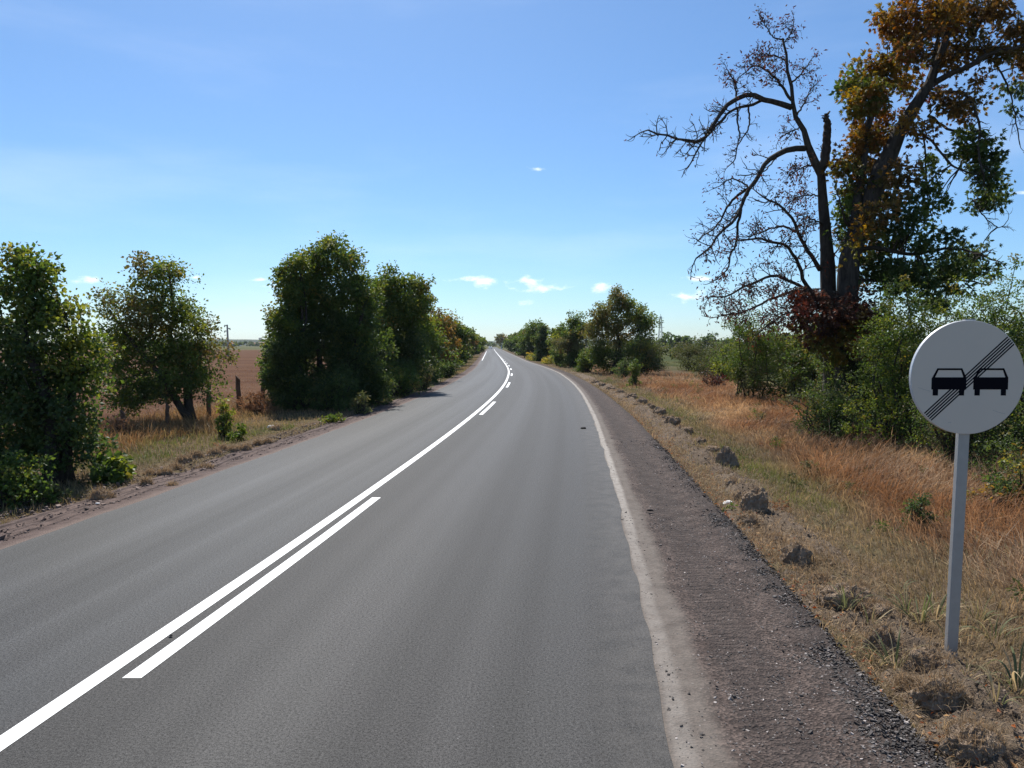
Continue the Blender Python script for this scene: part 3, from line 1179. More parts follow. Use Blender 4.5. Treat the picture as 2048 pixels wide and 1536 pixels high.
def build_chestnuts():
    D = 25.0
    tA = [(1664, 760, 40), (1660, 690, 34), (1658, 600, 29), (1655, 520, 28), (1650, 450, 27), (1645, 390, 28), (1641, 345, 32), (1627, 318, 26), (1615, 288, 22),
          (1606, 256, 20), (1592, 235, 17), (1583, 213, 16), (1588, 196, 13), (1581, 166, 10), (1575, 149, 8), (1576, 123, 7), (1570, 99, 5), (1565, 78, 4)]
    lA = [  # points, start px, end px, depth drift, twigs, twig length, leaf density
        ([(1641, 340), (1649, 321), (1653, 289), (1654, 262), (1656, 246)], 19, 14, -.3, 3, .35, .2),
        ([(1583, 215), (1555, 205), (1527, 199), (1508, 190), (1495, 189), (1473, 198), (1452, 213), (1435, 235), (1420, 260), (1409, 276), (1394, 284), (1374, 280), (1351, 278), (1331, 267), (1312, 267), (1296, 260)], 12, 3, -1.2, 30, .78, .22),
        ([(1525, 200), (1505, 209), (1484, 213), (1462, 221), (1447, 237), (1430, 256), (1409, 278), (1395, 300), (1384, 322)], 6, 3, -.8, 13, .72, .12),
        ([(1475, 215), (1474, 235), (1476, 256), (1479, 278), (1473, 299), (1469, 321), (1455, 334)], 4, 2, .4, 7, .42, .1),
        ([(1497, 212), (1499, 246), (1493, 263), (1484, 278), (1476, 290)], 4, 2, -.5, 6, .42, .1),
        ([(1610, 297), (1581, 299), (1559, 306), (1538, 321), (1523, 338), (1516, 353), (1502, 373), (1491, 389), (1482, 412), (1474, 430), (1461, 448), (1441, 467), (1416, 499), (1392, 517)], 12, 3, -1.6, 22, .8, .7),
        ([(1495, 378), (1468, 398), (1454, 414), (1443, 437), (1425, 460), (1408, 470)], 6, 2.5, -.5, 10, .7, .3),
        ([(1482, 418), (1475, 451), (1474, 480), (1461, 510), (1454, 540), (1436, 556)], 6, 2.5, .8, 12, .7, 1.1),
        ([(1500, 376), (1478, 362), (1458, 358), (1440, 372)], 4, 2, .6, 8, .6, .3),
        ([(1560, 305), (1525, 345), (1480, 350)], 3, 2, -.8, 4, .5, .1),
        ([(1640, 540), (1630, 524), (1612, 494), (1598, 471), (1589, 444), (1575, 426), (1559, 410), (1543, 403), (1520, 389)], 9, 3, -1.2, 18, .75, .5),
        ([(1592, 464), (1575, 455), (1552, 454), (1530, 462), (1500, 473)], 5, 2.5, .6, 9, .65, .6),
        ([(1640, 600), (1612, 571), (1598, 530), (1580, 501), (1566, 487), (1543, 485), (1525, 478), (1482, 481)], 9, 3, -1.8, 20, .75, 1.3),
        ([(1645, 600), (1623, 585), (1575, 560), (1548, 551), (1525, 560), (1484, 576), (1457, 592), (1420, 594)], 8, 2.5, -1.0, 26, .75, 2.4),
        ([(1645, 605), (1623, 588), (1587, 583), (1541, 599), (1500, 619), (1440, 632)], 7, 2.5, .9, 24, .7, 2.6),
        ([(1650, 640), (1610, 625), (1570, 628), (1530, 655)], 6, 2.5, -1.5, 18, .75, 3.0),
        ([(1583, 200), (1562, 170), (1545, 150), (1510, 132), (1486, 148)], 6, 2, -.7, 17, .6, 2.0),
        ([(1583, 166), (1600, 150), (1622, 120)], 4, 2, .4, 9, .55, 1.2),
        ([(1575, 125), (1552, 112), (1522, 108)], 4, 2, .5, 10, .5, 2.0),
        ([(1568, 80), (1548, 74), (1530, 50), (1522, 38)], 3.5, 1.5, -.4, 7, .4, 1.4),
        ([(1568, 85), (1582, 66), (1588, 42)], 3, 1.5, .4, 6, .4, 1.2),
        ([(1473, 198), (1470, 165), (1455, 140)], 4, 2, -.4, 8, .5, 1.0),
        ([(1592, 232), (1612, 200), (1622, 178)], 4, 2, .3, 7, .5, .8),
        ([(1604, 252), (1585, 262), (1560, 275)], 3, 2, .5, 6, .5, 1.2),
        ([(1628, 330), (1605, 335), (1585, 348)], 4, 2, -.5, 9, .5, 2.2),
        ([(1650, 400), (1625, 390), (1590, 395)], 4, 2, .5, 10, .55, 2.0),
        ([(1652, 455), (1630, 440), (1600, 430)], 4, 2, -.6, 9, .55, 1.6),
        ([(1655, 520), (1675, 500), (1690, 470)], 4, 2, .6, 6, .5, 1.0)]
    chestnut('chestnut_tree', 'dying chestnut with mostly bare arching branches and a snapped-off stub', D, tA, lA, 101, REDBROWN, .35, None, .12, 0)
    D = 24.0
    tB = [(1694, 760, 52), (1694, 640, 48), (1696, 555, 46), (1700, 510, 44), (1712, 476, 43), (1727, 445, 42), (1741, 410, 40), (1760, 345, 38), (1784, 299, 36), (1806, 248, 34),
          (1827, 221, 31), (1848, 182, 27), (1866, 156, 22), (1874, 122, 16), (1890, 86, 13), (1900, 52, 11), (1913, 16, 8), (1930, -60, 5)]
    lB = [
        ([(1704, 480), (1715, 400), (1728, 310), (1741, 232), (1757, 200), (1762, 169), (1770, 141), (1788, 109), (1799, 73), (1807, 39), (1827, 21), (1850, -30)], 20, 4, 1.2, 0, .6, 0),
        ([(1864, 169), (1900, 148), (1934, 135), (1978, 109), (2030, 96), (2085, 78)], 13, 5, -1.5, 0, .6, 0),
        ([(1869, 146), (1890, 125), (1926, 99), (1965, 39), (1991, 5), (2030, -60)], 11, 4, .9, 0, .6, 0),
        ([(1866, 130), (1872, 96), (1880, 60), (1872, 10), (1880, -50)], 8, 4, -.8, 0, .6, 0),
        ([(1864, 178), (1900, 185), (1921, 182), (1939, 198), (1952, 221), (1960, 260), (1957, 312), (1968, 351)], 6, 3, -1.4, 6, .5, 0),
        ([(1856, 232), (1900, 260), (1931, 281), (1948, 320), (1975, 380)], 6, 3, 1.1, 5, .5, 0),
        ([(1800, 262), (1861, 281), (1882, 305), (1900, 328), (1926, 341), (1960, 350)], 6, 3, -.7, 6, .5, 0),
        ([(1845, 262), (1850, 300), (1851, 326), (1853, 378), (1862, 430)], 4, 2, .8, 5, .45, 0),
        ([(1717, 498), (1765, 498), (1822, 509), (1890, 498), (1947, 505), (1985, 520)], 9, 3, -1.0, 8, .6, 0),
        ([(1700, 560), (1760, 560), (1840, 570), (1920, 560), (1975, 570)], 8, 3, 1.2, 6, .6, 0),
        ([(1712, 475), (1690, 440), (1680, 400)], 6, 3, -.6, 4, .5, 0),
        ([(1978, 109), (2010, 160), (2030, 230), (2040, 290)], 4, 2, -.4, 8, .6, 0),
        ([(1945, 400), (1975, 440), (2000, 455), (2012, 445)], 3, 1.5, -.4, 6, .5, 0)]
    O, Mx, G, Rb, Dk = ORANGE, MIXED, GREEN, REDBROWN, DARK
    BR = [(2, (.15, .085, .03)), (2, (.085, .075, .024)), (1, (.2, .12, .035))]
    lob = [  # px centre, px half size, depth offset, palette, weight
        (1795, 45, 45, 40, .3, O, 1), (1850, 30, 80, 50, -.5, O, 1.3), (1820, 100, 50, 40, -.8, O, 1.2), (1945, 30, 80, 50, .5, BR, 1.2), (2020, 60, 70, 60, -.3, BR, 1.2),
        (1900, 90, 60, 50, .8, BR, .8), (1960, 110, 70, 30, -.6, BR, .9), (2040, 130, 45, 45, .6, BR, .8), (1745, 140, 60, 35, .6, Mx, 2.4), (1705, 185, 38, 36, .2, G, 2.2),
        (1735, 195, 45, 35, -.6, Mx, 2.2), (1800, 150, 45, 50, 1.3, O, 0.77), (1830, 190, 40, 30, 1.3, Rb, 0.42), (1765, 255, 70, 32, 1.3, O, 0.91), (1720, 290, 42, 40, .4, O, 2.4),
        (1835, 255, 48, 20, -.9, O, .9), (1705, 350, 32, 50, .3, Mx, 2.4), (1760, 330, 55, 42, 1.3, BR, 0.77), (1715, 400, 38, 48, .5, G, 2.6), (1765, 400, 50, 40, 1.3, BR, 0.63),
        (1800, 350, 30, 40, -1.0, BR, .9), (1765, 420, 34, 34, -1.1, BR, .9), (1725, 470, 30, 36, -1.1, Mx, .8), (1695, 470, 24, 46, .4, G, 2.4), (1735, 480, 45, 40, 1.3, BR, 0.56), (1895, 205, 40, 28, -.6, BR, 1.5), (1955, 185, 30, 30, .3, BR, 1.5), (1925, 230, 40, 22, .5, BR, .6),
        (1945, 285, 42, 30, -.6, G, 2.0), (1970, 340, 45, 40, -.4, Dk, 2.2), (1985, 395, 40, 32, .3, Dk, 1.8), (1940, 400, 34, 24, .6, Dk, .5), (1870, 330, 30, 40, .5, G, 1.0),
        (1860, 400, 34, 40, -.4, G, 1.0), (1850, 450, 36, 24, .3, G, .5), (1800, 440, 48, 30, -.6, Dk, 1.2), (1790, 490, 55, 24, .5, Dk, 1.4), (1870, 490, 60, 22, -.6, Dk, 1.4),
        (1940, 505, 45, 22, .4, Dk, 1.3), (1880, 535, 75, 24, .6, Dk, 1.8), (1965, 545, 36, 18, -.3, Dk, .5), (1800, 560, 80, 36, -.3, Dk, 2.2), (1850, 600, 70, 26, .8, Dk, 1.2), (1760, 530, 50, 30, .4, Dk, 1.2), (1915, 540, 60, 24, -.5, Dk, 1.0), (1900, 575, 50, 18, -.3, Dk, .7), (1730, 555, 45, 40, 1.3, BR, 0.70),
        (1710, 610, 85, 46, -1.0, Rb, .55), (1765, 640, 65, 52, -1.0, Rb, .6), (1640, 635, 70, 52, -.8, Rb, .6), (1590, 605, 60, 46, .3, Rb, .4), (1690, 660, 95, 46, -.6, AUTUMN, .5), (1755, 680, 30, 30, -1.4, [(3, (.30, .06, .03)), (2, (.2, .05, .03))], .8), (1690, 690, 60, 34, -1.1, Mx, .9), (1620, 650, 45, 30, .4, AUTUMN, .7), (1740, 690, 40, 34, -1.5, O, .5),
        (2035, 240, 16, 45, .2, Dk, .35), (2040, 180, 25, 30, .2, Dk, .4)]
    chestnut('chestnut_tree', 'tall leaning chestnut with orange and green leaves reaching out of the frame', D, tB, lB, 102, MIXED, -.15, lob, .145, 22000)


build_chestnuts()


def masses(base_px, depth, L):
    """crown masses given as photograph centre and half-size (px) at the tree's own distance -> lobes in metres about its foot"""
    b = at(base_px, 768, depth)
    out = []
    for (x, y, rx, ry, *dz) in L:
        c = at(x, y, depth)
        s = depth / F_PX
        out.append(((c[0] - b[0], (dz[0] if dz else 0.0), c[2] + .1), (rx * s * .84, (rx + ry) * .48 * s, ry * s * .84)))
    return out


# ------------------------------------------------------------------ trees and bushes, left side
def build_left():
    g = ground_at
    b = g(118, 945)
    tree('maple_tree', 'large-leaved tree at the left edge with a slanting forked trunk', (b[0], b[1]), 4.35, 3.0, GREEN, 24000, .078, 201, 'round', .16,
         (-.05, 0), .06, clump=.24, leaf_w=.85, stems=2, depth=3.0,
         lobes=[((.15, 0, .7), (.75, .8, .6)), ((-.6, .2, .9), (.7, .8, .7)), ((-.2, -.3, 1.5), (.9, .8, .6)), ((.3, .2, 2.0), (.55, .7, .45)), ((-.8, 0, 2.0), (.6, .8, .6)),
                ((.42, -.1, 2.65), (.42, .5, .40)), ((-.4, .1, 2.7), (.6, .7, .5)), ((-.15, -.1, 3.3), (.45, .5, .42)), ((-.62, .1, 3.6), (.5, .5, .45)), ((-.25, 0, 3.95), (.25, .3, .3)),
                ((-.75, 0, 4.15), (.2, .25, .28)), ((.15, .1, 3.2), (.35, .4, .22)), ((.58, 0, 2.2), (.25, .3, .2)), ((-1.3, .2, 1.6), (.5, .6, .8)), ((-1.3, .2, 3.0), (.5, .6, .6))],
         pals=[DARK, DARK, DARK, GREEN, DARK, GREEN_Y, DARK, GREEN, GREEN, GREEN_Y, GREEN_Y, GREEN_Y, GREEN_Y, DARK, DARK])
    b = g(372, 838)
    tree('roadside_tree', 'rounded tree on a leaning trunk with browning patches left of the fence posts', b, 5.35, 4.1, TURN, 30000, .095, 202, 'round', .17, (-.09, 0), .16,
         clump=.30, stems=2, leaf_w=.62,
         lobes=[((-.4, 0, 1.3), (1.2, 1.2, .6)), ((-1.5, .2, 1.2), (.9, 1.0, .65)), ((.35, -.2, 1.7), (.75, 1.0, .7)), ((-1.9, 0, 1.9), (.8, .9, .6)), ((-.6, .2, 2.3), (1.3, 1.2, .7)), ((.45, .1, 2.5), (.65, .9, .6)),
                ((-1.9, 0, 2.9), (.75, .9, .6)), ((-.9, -.2, 3.2), (1.1, 1.0, .7)), ((.05, 0, 3.5), (.75, .8, .6)), ((-1.5, .1, 3.9), (.85, .8, .6)), ((-.7, 0, 4.3), (.8, .8, .55)), ((-1.2, 0, 4.9), (.6, .6, .4)), ((-.5, .1, 4.95), (.45, .5, .32)),
                ((-2.35, 0, 3.7), (.35, .5, .35)), ((.75, 0, 3.15), (.3, .4, .3)), ((-1.9, -.2, .8), (.5, .5, .4))],
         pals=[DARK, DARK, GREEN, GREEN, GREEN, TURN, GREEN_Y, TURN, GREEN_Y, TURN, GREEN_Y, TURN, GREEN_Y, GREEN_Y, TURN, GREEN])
    # the tall dark group
    b = g(655, 803)
    tree('dark_tree', 'tallest dark conical tree of the left row, beside the open field', b, 7.3, 5.3, GREEN, 42000, .125, 203, 'cone', .2, (0, 0), .03, clump=.33, stems=2,
         lobes=masses(655, b[1], [(640, 762, 85, 45), (580, 765, 45, 40), (700, 745, 55, 55, -.4), (650, 685, 88, 58), (590, 700, 52, 58, .3), (706, 650, 48, 66, .2), (650, 640, 60, 50), (650, 595, 82, 58), (603, 615, 50, 55, -.3),
                                  (692, 560, 44, 52), (620, 548, 42, 44, .2), (655, 520, 48, 44), (626, 512, 24, 26), (662, 490, 30, 24), (655, 476, 16, 14), (700, 515, 26, 28), (740, 585, 16, 24)]),
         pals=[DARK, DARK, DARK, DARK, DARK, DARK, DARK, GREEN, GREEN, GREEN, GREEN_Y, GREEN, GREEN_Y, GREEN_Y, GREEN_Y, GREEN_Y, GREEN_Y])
    b = g(578, 808)
    tree('dark_tree', 'shorter tree pressed against the field side of the tallest dark tree', b, 6.0, 3.2, GREEN, 19000, .12, 204, 'cone', .12, (.01, 0), .03, clump=.3, stems=2, lobes=masses(578, b[1], [(580, 762, 46, 42), (568, 700, 36, 48), (575, 640, 34, 44), (586, 580, 30, 40), (580, 540, 18, 26), (600, 520, 16, 20)]), pals=[DARK, DARK, GREEN, GREEN, GREEN_Y, GREEN_Y])
    b = g(549, 800)
    tree('dark_tree', 'small pointed tree at the field end of the dark group', b, 3.9, 1.7, GREEN_Y, 7000, .11, 205, 'cone', .08, (0, 0), .12, clump=.25, lobes=masses(549, b[1], [(550, 745, 24, 30), (552, 700, 20, 26), (548, 665, 13, 24), (549, 638, 7, 16), (532, 722, 9, 12)]))
    b = g(722, 800)
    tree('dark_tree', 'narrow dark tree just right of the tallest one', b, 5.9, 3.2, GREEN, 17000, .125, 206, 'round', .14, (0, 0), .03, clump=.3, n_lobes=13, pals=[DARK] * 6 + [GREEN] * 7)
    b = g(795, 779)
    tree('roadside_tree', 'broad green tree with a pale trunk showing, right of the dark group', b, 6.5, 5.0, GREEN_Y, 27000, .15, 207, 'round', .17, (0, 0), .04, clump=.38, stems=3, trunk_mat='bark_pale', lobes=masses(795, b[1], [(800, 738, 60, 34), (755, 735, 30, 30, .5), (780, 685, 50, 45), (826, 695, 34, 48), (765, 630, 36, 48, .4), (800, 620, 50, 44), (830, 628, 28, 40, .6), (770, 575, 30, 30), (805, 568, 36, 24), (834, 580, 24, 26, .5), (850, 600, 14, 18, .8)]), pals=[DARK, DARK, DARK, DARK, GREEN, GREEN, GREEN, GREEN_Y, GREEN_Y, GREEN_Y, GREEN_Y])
    b = g(829, 760)
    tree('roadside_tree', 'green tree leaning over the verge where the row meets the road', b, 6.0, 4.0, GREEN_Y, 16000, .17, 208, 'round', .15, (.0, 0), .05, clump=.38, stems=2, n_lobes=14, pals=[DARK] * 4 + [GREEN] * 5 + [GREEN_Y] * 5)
    far = [  # Y, offset, height, width, palette, label
        (66, -6.3, 5.5, 4.6, AUTUMN, 'first rusty brown tree of the left row past the green ones'),
        (78, -6.6, 5.6, 4.2, AUTUMN, 'second rusty brown tree of the left row'),
        (92, -6.3, 5.4, 4.4, GREEN, 'green tree behind the rusty pair in the left row'),
        (108, -6.6, 5.4, 4.8, AUTUMN, 'golden brown tree halfway down the left row'),
        (127, -6.4, 5.2, 5.0, GREEN, 'green tree after the golden brown one in the left row'),
        (148, -6.3, 5.5, 5.2, AUTUMN, 'small brown tree where the left row straightens'),
        (172, -6.3, 5.6, 5.6, GREEN, 'sixth tree from the far end of the left row'),
        (200, -6.3, 5.4, 6.0, GREEN, 'fifth tree from the far end of the left row'),
        (235, -6.4, 5.8, 6.4, DARK, 'fourth tree from the far end of the left row'),
        (280, -6.4, 6.0, 7.5, GREEN, 'third tree from the far end of the left row'),
        (335, -6.4, 6.2, 8.5, DARK, 'second tree from the far end of the left row'),
        (410, -6.6, 6.8, 10, GREEN, 'last tree at the far end of the left row')]
    for i, (Y, o, h, w, pal, lab) in enumerate(far):
        o = min(o, -3.9 - w * .5)
        tree('roadside_tree', lab, (float(xc(Y)) + o, Y), h, w, pal, max(2400, int(14000 * (66 / Y) ** .9)), .0024 * Y + .03, 220 + i, 'round', .13, (0, 0), .03,
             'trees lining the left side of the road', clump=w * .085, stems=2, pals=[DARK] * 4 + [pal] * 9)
    # shrubs, saplings
    b = g(228, 948)
    bush('weed_clump', 'low clump of big green leaves beside the left tree', b, .52, 1.05, GREEN, 900, .12, 241, leaf_w=.9, cat='plant', clump=.12)
    b = g(22, 995)
    bush('bush', 'yellow-tipped bramble bush in the lower left corner of the verge', b, 1.0, 1.3, GREEN, 3000, .065, 242, leaf_w=.7, clump=.13)
    b = g(120, 985)
    bush('weed_clump', 'few grey-leaved weeds in the shade under the left tree', b, .32, .7, OLIVE, 260, .07, 243, cat='plant')
    b = g(445, 862)
    bush('sapling', 'slender light green sapling below the leftmost fence post', b, 1.15, .65, GREEN_Y, 900, .085, 244, cat='sapling', clump=.1, n_lobes=7)
    b = g(478, 868)
    bush('weed_clump', 'low green weeds beside the light green sapling', b, .42, .75, GREEN_Y, 420, .085, 245, cat='plant')
    b = g(508, 820)
    bush('dead_bush', 'dry brown bush in front of the fence posts', b, .95, 1.7, DEADLEAF, 1500, .085, 246, mat='leaf_dry', clump=.15)
    b = g(250, 865)
    bush('dead_bush', 'thin dry brush under the rounded tree', b, .75, 1.5, DEADLEAF, 800, .06, 247, mat='leaf_dry', clump=.2)
    b = g(722, 822)
    bush('bush', 'sparse grey-green shrub in front of the dark trees', b, 1.0, 1.35, OLIVE, 950, .09, 248, clump=.13)
    b = g(668, 838)
    bush('weed_clump', 'bright green weeds at the verge edge below the dark trees', b, .38, 1.1, GREEN_Y, 500, .085, 249, cat='plant', clump=.1)
    b = g(845, 775)
    bush('bush', 'pale leafy undergrowth at the foot of the leaning green tree', b, 1.5, 2.6, OLIVE, 2200, .12, 250, clump=.22)
    b = g(895, 752)
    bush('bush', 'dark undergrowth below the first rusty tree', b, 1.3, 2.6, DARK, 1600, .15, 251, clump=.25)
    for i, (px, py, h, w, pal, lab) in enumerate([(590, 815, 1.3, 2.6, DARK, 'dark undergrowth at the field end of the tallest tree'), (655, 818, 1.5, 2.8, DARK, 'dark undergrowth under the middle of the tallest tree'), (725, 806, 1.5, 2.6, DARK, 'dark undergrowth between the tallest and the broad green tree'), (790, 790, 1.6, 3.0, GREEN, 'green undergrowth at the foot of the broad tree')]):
        b = g(px, py)
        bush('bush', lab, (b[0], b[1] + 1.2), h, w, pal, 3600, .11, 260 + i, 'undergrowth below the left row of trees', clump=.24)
    b = g(190, 835)
    bush('sapling', 'green leafy shoots right of the slanting trunk', (b[0] + .3, 16.5), .95, .6, GREEN_Y, 420, .11, 252, cat='sapling', clump=.13, n_lobes=6, leaf_w=.85)
    b = g(445, 722)
    bush('bush', 'grey-green scrub round the foot of the power pole', (b[0] - 1, 168), 3.2, 17, OLIVE, 3200, .5, 253, depth=8, clump=1.0, n_lobes=16)
    b = g(60, 935)
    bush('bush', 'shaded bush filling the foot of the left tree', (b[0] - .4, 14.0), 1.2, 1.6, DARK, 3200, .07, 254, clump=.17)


def build_right():
    g = ground_at
    tree('roadside_tree', 'large rounded tree with brown upper leaves in the right row', (9.5, 68), 7.4, 7.0, OLIVE, 27000, .175, 301, 'round', .18, (0, 0), .05, clump=.45, stems=5, trunk_mat='bark',
         lobes=masses(1237, 68, [(1235, 712, 52, 32), (1195, 705, 28, 32), (1280, 690, 30, 36), (1235, 660, 55, 40), (1192, 660, 30, 34), (1286, 650, 22, 28), (1205, 625, 32, 28), (1262, 625, 36, 28), (1236, 602, 32, 22), (1300, 640, 10, 14), (1280, 612, 16, 14)]),
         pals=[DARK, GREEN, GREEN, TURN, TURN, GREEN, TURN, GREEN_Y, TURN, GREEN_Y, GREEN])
    tree('roadside_tree', 'smaller olive tree just left of the large rounded one', (7.1, 86), 5.9, 5.2, OLIVE, 13000, .21, 302, 'round', .14, (0, 0), .03, clump=.42, stems=3, pals=[DARK] * 4 + [OLIVE] * 5 + [GREEN] * 4)
    tree('roadside_tree', 'green tree behind and left of the olive one in the right row', (6.6, 104), 5.4, 5.0, GREEN, 9000, .26, 303, 'round', .14, (0, 0), .03, clump=.42, stems=2)
    tree('roadside_tree', 'slim dark tree left of the smaller olive one', (4.9, 118), 6.2, 4.4, DARK, 8000, .28, 304, 'cone', .14, (0, 0), .03, clump=.4, stems=2)
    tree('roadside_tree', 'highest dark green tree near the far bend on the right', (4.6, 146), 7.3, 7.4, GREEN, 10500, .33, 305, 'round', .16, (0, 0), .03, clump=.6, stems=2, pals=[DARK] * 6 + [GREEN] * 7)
    for i, (Y, o, h, w, lab) in enumerate([(175, 5.6, 6.4, 6, 'fifth tree from the far end of the right row'), (205, 5.3, 6.6, 6.5, 'fourth tree from the far end of the right row'),
                                           (240, 5.2, 7.0, 7, 'third tree from the far end of the right row'), (290, 5.2, 7.0, 8, 'second tree from the far end of the right row'), (350, 5.2, 7.2, 9, 'last tree at the far end of the right row')]):
        o = max(o, 3.9 + w * .5)
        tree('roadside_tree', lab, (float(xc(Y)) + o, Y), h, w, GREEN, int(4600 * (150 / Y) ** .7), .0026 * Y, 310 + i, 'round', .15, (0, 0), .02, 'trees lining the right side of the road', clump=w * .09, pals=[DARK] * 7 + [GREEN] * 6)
    tree('pale_tree', 'pale drooping tree at the very end of the road', (float(xc(470)) + 5, 470), 9.5, 11, OLIVE, 900, 1.1, 320, 'round', .3, (-.05, 0), .35, clump=1.6, trunk_mat='bark_pale')
    bush('bush', 'round bright green bush beside the road in the right row', (5.6, 92), 2.2, 2.6, GREEN, 2800, .19, 330, clump=.26)
    bush('bush', 'dense dark green bush right of the round one', (7.0, 70.5), 2.5, 2.6, GREEN, 4200, .15, 331, clump=.26)
    bush('bush', 'low blackish scrub bush at the foot of the large rounded tree', (8.4, 58.5), 1.7, 2.1, DARK, 2000, .10, 332, clump=.2)
    bush('sapling', 'upright pale green sapling on the right verge', (7.45, 46.5), 1.75, .95, GREEN, 1500, .10, 333, cat='sapling', clump=.14)
    bush('bush', 'yellow-green bush right of the large rounded tree', (11.3, 66), 3.5, 3.2, OLIVE, 5200, .16, 334, clump=.3, pals=[YELLOWISH, OLIVE, YELLOWISH, OLIVE, GREEN, OLIVE, OLIVE, YELLOWISH, GREEN] * 2)
    bush('weed_clump', 'yellow weeds along the road edge before the far bend', (float(xc(122)) + 4.7, 122), 1.2, 2.2, YELLOWISH, 1500, .22, 335, cat='plant', depth=18, clump=.35, n_lobes=16)
    bush('weed_clump', 'olive weeds between the yellow ones and the round bush', (float(xc(100)) + 5.6, 100), 1.1, 2.0, YELLOWISH, 1400, .2, 336, cat='plant', depth=9, clump=.3, n_lobes=12)
    # feathery shrubs in the gap
    for i, (X, Y, h, w, lab) in enumerate([(14.2, 78, 3.0, 4.6, 'feathery olive shrub nearest the yellow-green bush'), (18.0, 76, 3.1, 5.2, 'feathery olive shrub in the middle of the gap'),
                                           (17.0, 62, 2.8, 5.4, 'feathery olive shrub in front of the distant wood'), (14.8, 52, 2.5, 4.2, 'feathery olive shrub left of the thin-stemmed saplings'),
                                           (19.0, 50, 2.9, 5.5, 'feathery olive shrub behind the thin-stemmed saplings'), (16.5, 42, 2.7, 4.6, 'feathery olive shrub seen between the saplings and the bare chestnut'),
                                           (23.5, 70, 3.2, 7.0, 'farthest feathery olive shrub at the right end of the gap')]):
        bush('willow_shrub', lab, (X, Y), h, w, SCRUB, 9000, .15, 340 + i, 'feathery shrubs in the gap on the right', leaf_w=.4, clump=.36, tips=6)
    b = g(1492, 790)
    tree('sapling_clump', 'clump of thin-stemmed green saplings above the orange grass', b, 4.2, 4.6, GREEN, 16000, .11, 350, 'round', .05, (0, 0), .14, clump=.26, stems=6, cat='sapling', leaf_w=.4, pals=[OLIVE] * 3 + [GREEN] * 10)
    bush('bush', 'reddish low bush at the left foot of the thin-stemmed saplings', (11.6, 44), 1.3, 2.0, REDBROWN, 1500, .10, 351, clump=.2)
    bush('bush', 'green bush between the saplings and the dying chestnut', (13.0, 34), 4.2, 4.6, GREEN, 15000, .10, 352, clump=.28, tips=4, pals=[DARK, GREEN, OLIVE, GREEN, AUTUMN, GREEN, DARK, OLIVE, GREEN] * 2)
    hed = [  # X, Y, height, width, n, leaf, palette, label
        (13.2, 30, 4.0, 5.0, 17000, .085, GREEN, 'shadowy bush below the bare chestnut branches'),
        (11.2, 24.2, 3.7, 4.6, 20000, .072, DARK, 'dark bush at the foot of the two chestnuts'),
        (9.8, 19.2, 4.1, 4.0, 24000, .060, GREEN, 'bright-topped green bush left of the road sign'),
        (8.5, 20.2, 1.6, 2.8, 8500, .060, DARK, 'low dark bush spilling onto the grass left of the sign'),
        (11.0, 17.0, 4.3, 3.8, 20000, .058, GREEN, 'tall hedge bush directly behind the sign disc'),
        (9.3, 15.9, 2.8, 2.9, 13000, .054, DARK, 'dark bush behind the left half of the sign'),
        (11.2, 14.4, 4.5, 3.6, 18000, .056, GREEN, 'hedge bush with long shoots above the sign at the right edge'),
        (9.9, 13.3, 3.0, 2.9, 13000, .054, DARK, 'bush at the right edge of the picture level with the sign'),
        (15.0, 25.5, 4.4, 5.0, 12000, .08, GREEN, 'bush closing the hedge behind the leafy chestnut trunk'),
        (15.5, 19.5, 4.8, 5.4, 10000, .075, DARK, 'tall bush at the back of the hedge right of the chestnuts')]
    for i, (X, Y, h, w, n, lf, pal, lab) in enumerate(hed):
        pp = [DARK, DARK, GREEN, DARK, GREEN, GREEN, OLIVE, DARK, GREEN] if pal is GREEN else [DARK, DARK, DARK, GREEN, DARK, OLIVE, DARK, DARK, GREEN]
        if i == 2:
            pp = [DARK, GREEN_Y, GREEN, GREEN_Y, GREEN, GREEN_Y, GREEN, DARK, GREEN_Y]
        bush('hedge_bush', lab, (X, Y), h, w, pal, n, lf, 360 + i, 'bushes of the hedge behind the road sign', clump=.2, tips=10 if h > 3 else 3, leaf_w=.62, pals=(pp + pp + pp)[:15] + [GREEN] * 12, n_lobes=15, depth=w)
    bush('bramble', 'bramble with yellow and red leaves right of the sign post', (8.3, 11.9), 1.15, 2.2, AUTUMN, 3200, .065, 380, clump=.14, pals=[OLIVE, YELLOWISH, AUTUMN, DARK, OLIVE, ORANGE, DARK, OLIVE, YELLOWISH] * 2)
    bush('bramble', 'low bramble at the right edge below the hedge', (8.6, 10.3), .7, 1.7, AUTUMN, 1500, .06, 381, clump=.13, pals=[OLIVE, YELLOWISH, AUTUMN, GREEN, OLIVE, AUTUMN, DARK, OLIVE, YELLOWISH] * 2)
    b = g(1832, 1032)
    bush('shrub', 'small dark round shrub in the grass left of the sign post', b, .62, .55, DARK, 1500, .035, 382, clump=.06)
    b = g(1617, 928)
    bush('shrub', 'tiny dark shrub in the flattened grass', b, .42, .5, OLIVE, 700, .035, 383, clump=.06)
    b = g(1516, 835)
    bush('shrub', 'tiny green shrub in the orange grass', b, .55, .8, OLIVE, 600, .055, 384, clump=.08)
    b = g(1458, 1008)
    bush('weed_clump', 'small dark green weed at the gravel edge by a white scrap', b, .16, .35, GREEN, 160, .05, 385, cat='plant', clump=.05)


build_left()
build_right()
